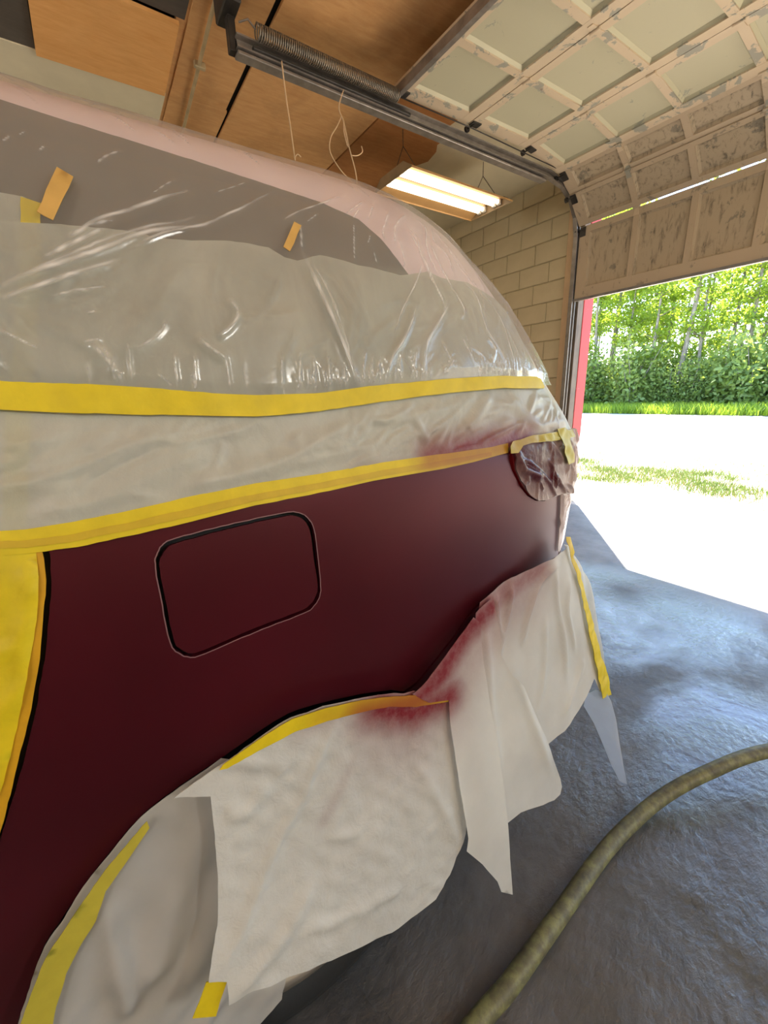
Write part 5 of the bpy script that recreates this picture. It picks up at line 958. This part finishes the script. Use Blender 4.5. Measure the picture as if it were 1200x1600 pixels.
# paper over the window
w_soft = Waves(3, 14, .05, .25)
def creases(seed, n, poly, ang, L=(.05, .18), amp=(.002, .0045), wd=(.003, .006)):
    r = np.random.default_rng(seed); lo, hi = poly.min(0), poly.max(0); o = []
    while len(o) < n:
        p = r.uniform(lo, hi)
        if p[0] < -.2 or not inside(p[None], poly)[0]: continue
        a = r.normal(*ang); l = r.uniform(*L); d = np.array([math.cos(a), math.sin(a)])*l; e = np.array([-d[1], d[0]])*r.normal(0, .12)
        o.append((r.uniform(*amp), r.uniform(*wd), 0, np.array([p-d/2, p-d*.2+e, p+d*.2+e*.7, p+d/2])))
    return o
soft = [(a*.6, wd, fo, ln) for a, wd, fo, ln in rid_film if wd >= .006]+creases(61, 60, P_('paper_up'), (1.2, .9))
paper_up = skin_obj('masking_paper', BODY, P_('paper_up'), .0056, M['paper'], None, [], .0055, disp=lambda W: .0010*(w_soft(W)+1)+ridge_field(W, soft)[0], fade=.03)
tag(paper_up, 'translucent white masking paper over the side window, under the clear film', 'masking paper')
pc = skin_obj('masking_paper', BODY, P_('paper_corner'), .0035, M['paper'], None, [], .012)
tag(pc, 'short sheet of masking paper peeping above the window paper at far left', 'masking paper')
w_low = Waves(5, 14, .05, .22); rid_low = rid_low+creases(62, 55, P_('paper_low'), (.45, .45), (.06, .24), (.003, .008), (.004, .009))
SPR_LOW = [([(.52, 1.215), (.66, 1.225), (.78, 1.225)], .042, .95), ([(.36, 1.195), (.54, 1.215)], .028, .30), ([(.80, 1.23), (.95, 1.245)], .020, .35)]
paper_low = skin_obj('masking_paper', BODY, P_('paper_low'), .0052, M['paper'], None, [], .0055, spray=SPR_LOW, disp=lambda W: .0012*(w_low(W)+1)+ridge_field(W, rid_low)[0], fade=.03)
tag(paper_low, 'wrinkled band of masking paper between the two long yellow tapes, pink overspray at right', 'masking paper')
ut = skin_obj('tape_strip', BODY, P_('undertape'), .0044, M['tape'], None, [], .02)
tag(ut, 'vertical yellow tape strip showing faintly through the paper at far left', 'tape')
w_t = Waves(9, 10, .04, .2)
t1 = skin_obj('tape_strip', BODY, tu, .0125, M['tape'], None, [], .010, thick=.001, disp=lambda W: .0008*w_t(W))
tag(t1, 'wide yellow tape running along the car below the window film', 'tape')
SPR_T = [([(.52, 1.21), (.62, 1.21), (.80, 1.212)], .034, .62)]
t2 = skin_obj('tape_strip', BODY, P_('tape_low'), .0075, M['tape'], None, [], .010, thick=.001, spray=SPR_T)
tag(t2, 'long yellow tape along the top edge of the maroon panel', 'tape')
t2b = skin_obj('tape_strip', BODY, P_('tape_low2'), .0088, M['tape_dark'], None, [], .010, thick=.0008, spray=SPR_T)
tag(t2b, 'narrower duller tape strip layered on the long tape above the maroon panel', 'tape')
b1 = skin_obj('tape_piece', BODY, P_('brown1'), .0155, M['tape_tan'], None, [], .02, thick=.001)
tag(b1, 'short tan tape piece stuck slantwise on the dark window at left', 'tape')
b2 = skin_obj('tape_piece', BODY, P_('brown2'), .016, M['tape_tan'], None, [], .02, thick=.001)
tag(b2, 'small tan tape piece at the top edge of the window paper, mid car', 'tape')
# yellow masking over the rear door
w_y = Waves(12, 10, .06, .3, (1.6, .5))
rid_y = [(.009, .008, 0, np.array([(-.115, 1.10), (-.120, 1.06), (-.128, 1.02), (-.16, .98)])), (.008, .008, 0, np.array([(-.095, 1.16), (-.098, 1.12), (-.115, 1.075), (-.15, 1.055)])), (.007, .014, 0, np.array([(-.12, 1.05), (-.125, .95), (-.145, .84)]))]
fdr = skin_obj('masking_sheet', BODY, P_('film_door'), .006, M['tape'], None, [], .010, disp=lambda W: .0022*w_y(W)+ridge_field(W, rid_y)[0])
tag(fdr, 'wide creased yellow masking tape covering the rear door edge at left', 'tape')
fe = skin_obj('tape_strip', BODY, P_('film_edge'), .005, M['tape_edge'], None, [], .010, thick=.004)
tag(fe, 'orange yellow tape strip folded along the black shut line of the rear door', 'tape')
# wrapped tail lamp
lw_ = P_('lamp'); lc = lw_.mean(0); r2 = np.random.default_rng(21); rid_l = []
for i in range(46):
    x = r2.uniform(lw_[:, 0].min(), lw_[:, 0].max()); y = r2.uniform(lw_[:, 1].min(), lw_[:, 1].max()); L = r2.uniform(.03, .09); sl = r2.normal(.25, .5)
    rid_l.append((r2.uniform(.004, .010), r2.uniform(.0025, .006), 0, np.array([(x, y), (x-sl*L*.5, y+L*.5), (x-sl*L*1.3, y+L)])))
for q in ((.12, -.06), (.07, -.03)):
    rid_l.append((.012, .010, 0, np.array([(lw_[:, 0].min()+.005, 1.20), (lw_[:, 0].min()+.03, 1.15), (lw_[:, 0].min()+.09, 1.115)])))
lwp = skin_obj('lamp_wrap', BODY, lc+(lw_-lc)*.965, .006, M['film_wrap'], None, [], .0035, disp=lambda W: ridge_field(W, rid_l)[0], spray=[([(.745, 1.22), (.80, 1.14), (.87, 1.11)], .075, 1.0), ([(.82, 1.20), (.88, 1.16)], .05, .9), ([(.93, 1.17), (.96, 1.20)], .04, .6)], thick=.003)
tag(lwp, 'crinkled plastic wrap over the tail lamp with red overspray', 'masking film')
tag(skin_obj('tape_strip', BODY, P_('lamptape'), .016, M['tape_olive'], None, [], .006, thick=.001, disp=lambda W: .002*Waves(31, 8, .02, .06)(W), spray=[([(.745, 1.21), (.79, 1.22)], .03, .35)]), 'crumpled yellow tape along the top of the wrapped tail lamp', 'tape')
tag(skin_obj('tape_strip', BODY, P_('lamptape2'), .019, M['tape_olive'], None, [], .006, thick=.001, disp=lambda W: .002*Waves(32, 8, .02, .06)(W)), 'short upright yellow tape at the rear corner of the wrapped tail lamp', 'tape')
r3 = np.random.default_rng(22); tf = P_('tailfilm'); rid_t = [(.006, .004, 0, np.array([(tf[:, 0].min()+r3.uniform(0, .08), r3.uniform(.92, 1.0)), (tf[:, 0].min()+r3.uniform(.0, .12), r3.uniform(1.02, 1.10))])) for i in range(12)]
tag(skin_obj('masking_film', BODY, tf, .006, M['film_wrap'], None, [], .005, disp=lambda W: ridge_field(W, rid_t)[0], spray=[([(.93, 1.05), (.96, .95)], .03, .35)], thick=.002), 'narrow strip of wrinkled film over the tailgate edge below the lamp', 'masking film')

# paper skirts hanging below
w_a = Waves(41, 22, .025, .14); w_d = Waves(42, 12, .08, .3, (1.1, .6)); w_g = Waves(43, 12, .06, .3)
EDGE = [(.40, .775), (.45, .735), (.52, .775), (.58, .835), (.64, .865), (.72, .878)]
SPR_S = [([(.34, .755), (.42, .705), (.51, .70)], .060, 1.0), ([(.42, .725), (.50, .765), (.58, .825), (.66, .852)], .056, 1.0), ([(.60, .835), (.74, .87), (.86, .89)], .055, .8), ([(.32, .78), (.20, .80)], .03, .35), ([(.315, .74), (.26, .66), (.20, .60)], .014, .20), ([(.36, .70), (.50, .67)], .09, .35), ([(.42, .70), (.50, .74), (.58, .80), (.66, .83), (.80, .86)], .11, .5)]
def drop(base, k, top=.80): return lambda W: base+k*np.clip(top-W[:, 1], 0, 1)
sd = skin_obj('masking_paper', SKIRT, P_('skirt_d'), .0, M['paper_smooth'], None, [], .008, spray=SPR_S, disp=lambda W: .0030*w_d(W)+ridge_field(W, rid_d)[0])
tag(sd, 'gathered white masking paper hanging round the rear bumper corner, beside the yellow tape', 'masking paper')
sc_ = skin_obj('masking_paper', SKIRT, P_('skirt_c'), drop(.010, .03), M['paper_smooth'], None, [], .008, spray=SPR_S, disp=lambda W: .0016*w_d(W)+ridge_field(W, rid_c)[0])
tag(sc_, 'smooth white paper fold with a rounded lower corner hanging below the bumper', 'masking paper')
sb = skin_obj('masking_paper', SKIRT, P_('skirt_b'), drop(.016, .06), M['paper_smooth'], None, [], .008, spray=SPR_S, disp=lambda W: .0012*w_d(W), thick=.001)
tag(sb, 'narrow paper pleat ending in a sharp point, reddest at its top', 'masking paper')
sa = skin_obj('masking_paper', SKIRT, P_('skirt_a'), drop(.012, .03), M['paper_skirt'], None, [], .007, spray=SPR_S, disp=lambda W: .0012*w_a(W)+ridge_field(W, rid_a)[0], thick=.001)
tag(sa, 'large crinkled white masking paper hanging over the rear wheel, red at its top', 'masking paper')
rid_g = [(.022, .016, 0, np.array([(-.115, .66), (-.12, .55), (-.125, .42)])), (.016, .03, 0, np.array([(.03, .70), (-.04, .58), (-.11, .45)])), (.014, .03, 0, np.array([(.12, .62), (.02, .50), (-.06, .38)])),
         (.016, .014, 0, np.array([(-.02, .76), (.0, .70), (.03, .66)])), (.014, .02, 0, np.array([(.06, .42), (0, .34), (-.06, .28)]))]
sg = skin_obj('masking_sheet', SHEET, P_('sheet_g'), .002, M['sheet_grey'], None, [], .010, disp=lambda W: (.004*w_g(W)+ridge_field(W, rid_g)[0])*np.clip((.8-W[:, 1])*3, .1, 1))
tag(sg, 'greyish translucent masking sheet in the front half of the wheel arch', 'masking paper')
se = skin_obj('masking_film', SKIRT, P_('skirt_e'), -.004, M['paper'], None, [], .008, spray=[([(.98, .90), (1.06, .80)], .04, .35)], disp=lambda W: .003*w_d(W))
tag(se, 'thin pinkish white film at the rear edge of the bumper, right of the tape', 'masking film')
tag(skin_obj('tape_strip', SKIRT, P_('skirt_tape'), .010, M['tape'], None, [], .008, thick=.001, spray=[([(.95, .92), (.99, .85)], .05, .4)], disp=lambda W: .002*Waves(51, 8, .02, .08)(W)), 'yellow tape strip running down the bumper corner paper to its lower tip', 'tape')
tag(skin_obj('tape_strip', SKIRT, P_('archtape1'), .020, M['tape'], None, [], .008, thick=.001, spray=[([(.30, .76), (.42, .73), (.50, .73)], .05, .85), ([(.22, .80), (.30, .77)], .02, .3)]), 'curved yellow tape along the top of the wheel arch paper, part sprayed red', 'tape')
tag(skin_obj('tape_strip', SHEET, P_('archtape2'), .018, M['tape_olive'], None, [], .010, thick=.001), 'wide dull yellow tape down the front curve of the wheel arch', 'tape')
tag(skin_obj('tape_piece', SHEET, P_('smalltape'), .070, M['tape'], None, [], .02, thick=.001), 'small yellow tape piece at the lower corner of the big wheel paper', 'tape')
# hanging clear tip
tp = np.array([[float(x) for x in p.split(',')] for p in TIP.split()]); cen = tp.mean(0); mid = tp*.5+cen*.5+np.array([.012, .004, 0])
n = len(tp); tipo = mesh_obj('film_tip', np.vstack([tp, mid, [cen+np.array([.018, .006, 0])]]), [(i, (i+1) % n, n+(i+1) % n, n+i) for i in range(n)]+[(n+i, n+(i+1) % n, 2*n) for i in range(n)], M['tip'], None, True)
tag(tipo, 'pointed bluish clear plastic tail hanging below the bumper corner tape', 'masking film')

# clear film over roof and window, gathered into the tape
def film():
    tq = tu[(tu[:, 0] > -1)]; lo = {}
    ws = np.concatenate([np.arange(-.60, -.16, .012), np.arange(-.16, 1.27, .0023), np.arange(1.25, 2.25, .03)])
    # centre line of the tape as film's lower edge
    top = []; 
    order = np.argsort(tq[:, 0]); xs = tq[order, 0]; ys = tq[order, 1]
    grid = np.linspace(-.42, .88, 60); cl = []
    for g in grid:
        k = np.abs(xs-g) < .03; cl.append(ys[k].mean() if k.any() else np.nan)
    cl = np.array(cl); ok = ~np.isnan(cl); hb = np.interp(ws, grid[ok], cl[ok])
    NH = 400; V = []; Wg = []
    s = np.linspace(0, 1, NH)
    ht = BODY.hh[-1]-.01
    w_, s_ = np.meshgrid(ws, s, indexing='ij'); h_ = np.where(s_ < .9, hb[:, None]+(1.86-hb[:, None])*s_/.9, 1.86+(ht-1.86)*(s_-.9)/.1)
    P = np.stack([w_.ravel(), h_.ravel()], 1)
    r = np.random.default_rng(77); rid = list(rid_thin)
    for i in range(150):                     # small gathers rising from the tape
        x = r.uniform(-.3, .95) if i < 60 else r.uniform(.25, .95); k = int(np.argmin(np.abs(ws-x))); L = r.uniform(.015, .06)
        sk = r.normal(0, .35); b = hb[k]+.018
        rid.append((r.uniform(.002, .006), r.uniform(.0022, .004), r.uniform(.15, .6), np.array([(x, b), (x+sk*L*.4, b+L*.5), (x+sk*L, b+L)])))
    for i in range(70):                      # fine creases along the roof edge
        x = r.uniform(-.5, .6); b = r.uniform(1.73, 1.80); L = r.uniform(.01, .035)
        rid.append((r.uniform(.001, .003), r.uniform(.002, .004), r.uniform(.1, .4), np.array([(x, b), (x+L*.5, b-L*.6), (x+L*.7, b-L)])))
    for i in range(26):                      # long slack creases round the rear corner
        x = r.uniform(.55, 1.15); b = r.uniform(1.36, 1.70); L = r.uniform(.04, .16)
        rid.append((r.uniform(.002, .006), r.uniform(.003, .006), r.uniform(.1, .4), np.array([(x, b), (x+L*.16, b-L*.5), (x+L*.2+r.normal(0, .01), b-L)])))
    h, fo = ridge_field(P, rid); wv = Waves(78, 18, .05, .3)(P)
    edge = np.clip((P[:, 1]-np.repeat(hb, NH)-.010)/.02, 0, 1)
    wm = BODY.wmax(P[:, 1], -2.6); Wc = np.minimum(P[:, 0], wm)
    up = np.clip((P[:, 1]-1.55)/.10, 0, 1)
    X = BODY(Wc, P[:, 1], .0085+edge*(.0055+.0006*(wv+1.2)+h*.27)-up*.0115)
    n = len(ws); i, j = np.meshgrid(np.arange(n-1), np.arange(NH-1), indexing='ij'); a = (i*NH+j).ravel()
    F = np.stack([a, a+NH, a+NH+1, a+1], 1)
    me = bpy.data.meshes.new('film_sheet'); me.vertices.add(len(X)); me.vertices.foreach_set('co', X.astype(np.float32).ravel())
    me.loops.add(len(F)*4); me.loops.foreach_set('vertex_index', F.ravel().astype(np.int32)); me.polygons.add(len(F))
    me.polygons.foreach_set('loop_start', np.arange(0, len(F)*4, 4, dtype=np.int32)); me.polygons.foreach_set('use_smooth', np.ones(len(F), bool)); me.update(calc_edges=True)
    at = me.attributes.new('fold', 'FLOAT', 'POINT'); at.data.foreach_set('value', np.clip(fo, 0, 1).astype(np.float32))
    me.materials.append(M['film']); o = bpy.data.objects.new('film_sheet', me); COL.objects.link(o); return o
tag(film(), 'clear wrinkled plastic film draped over the roof and window of the car', 'plastic film')
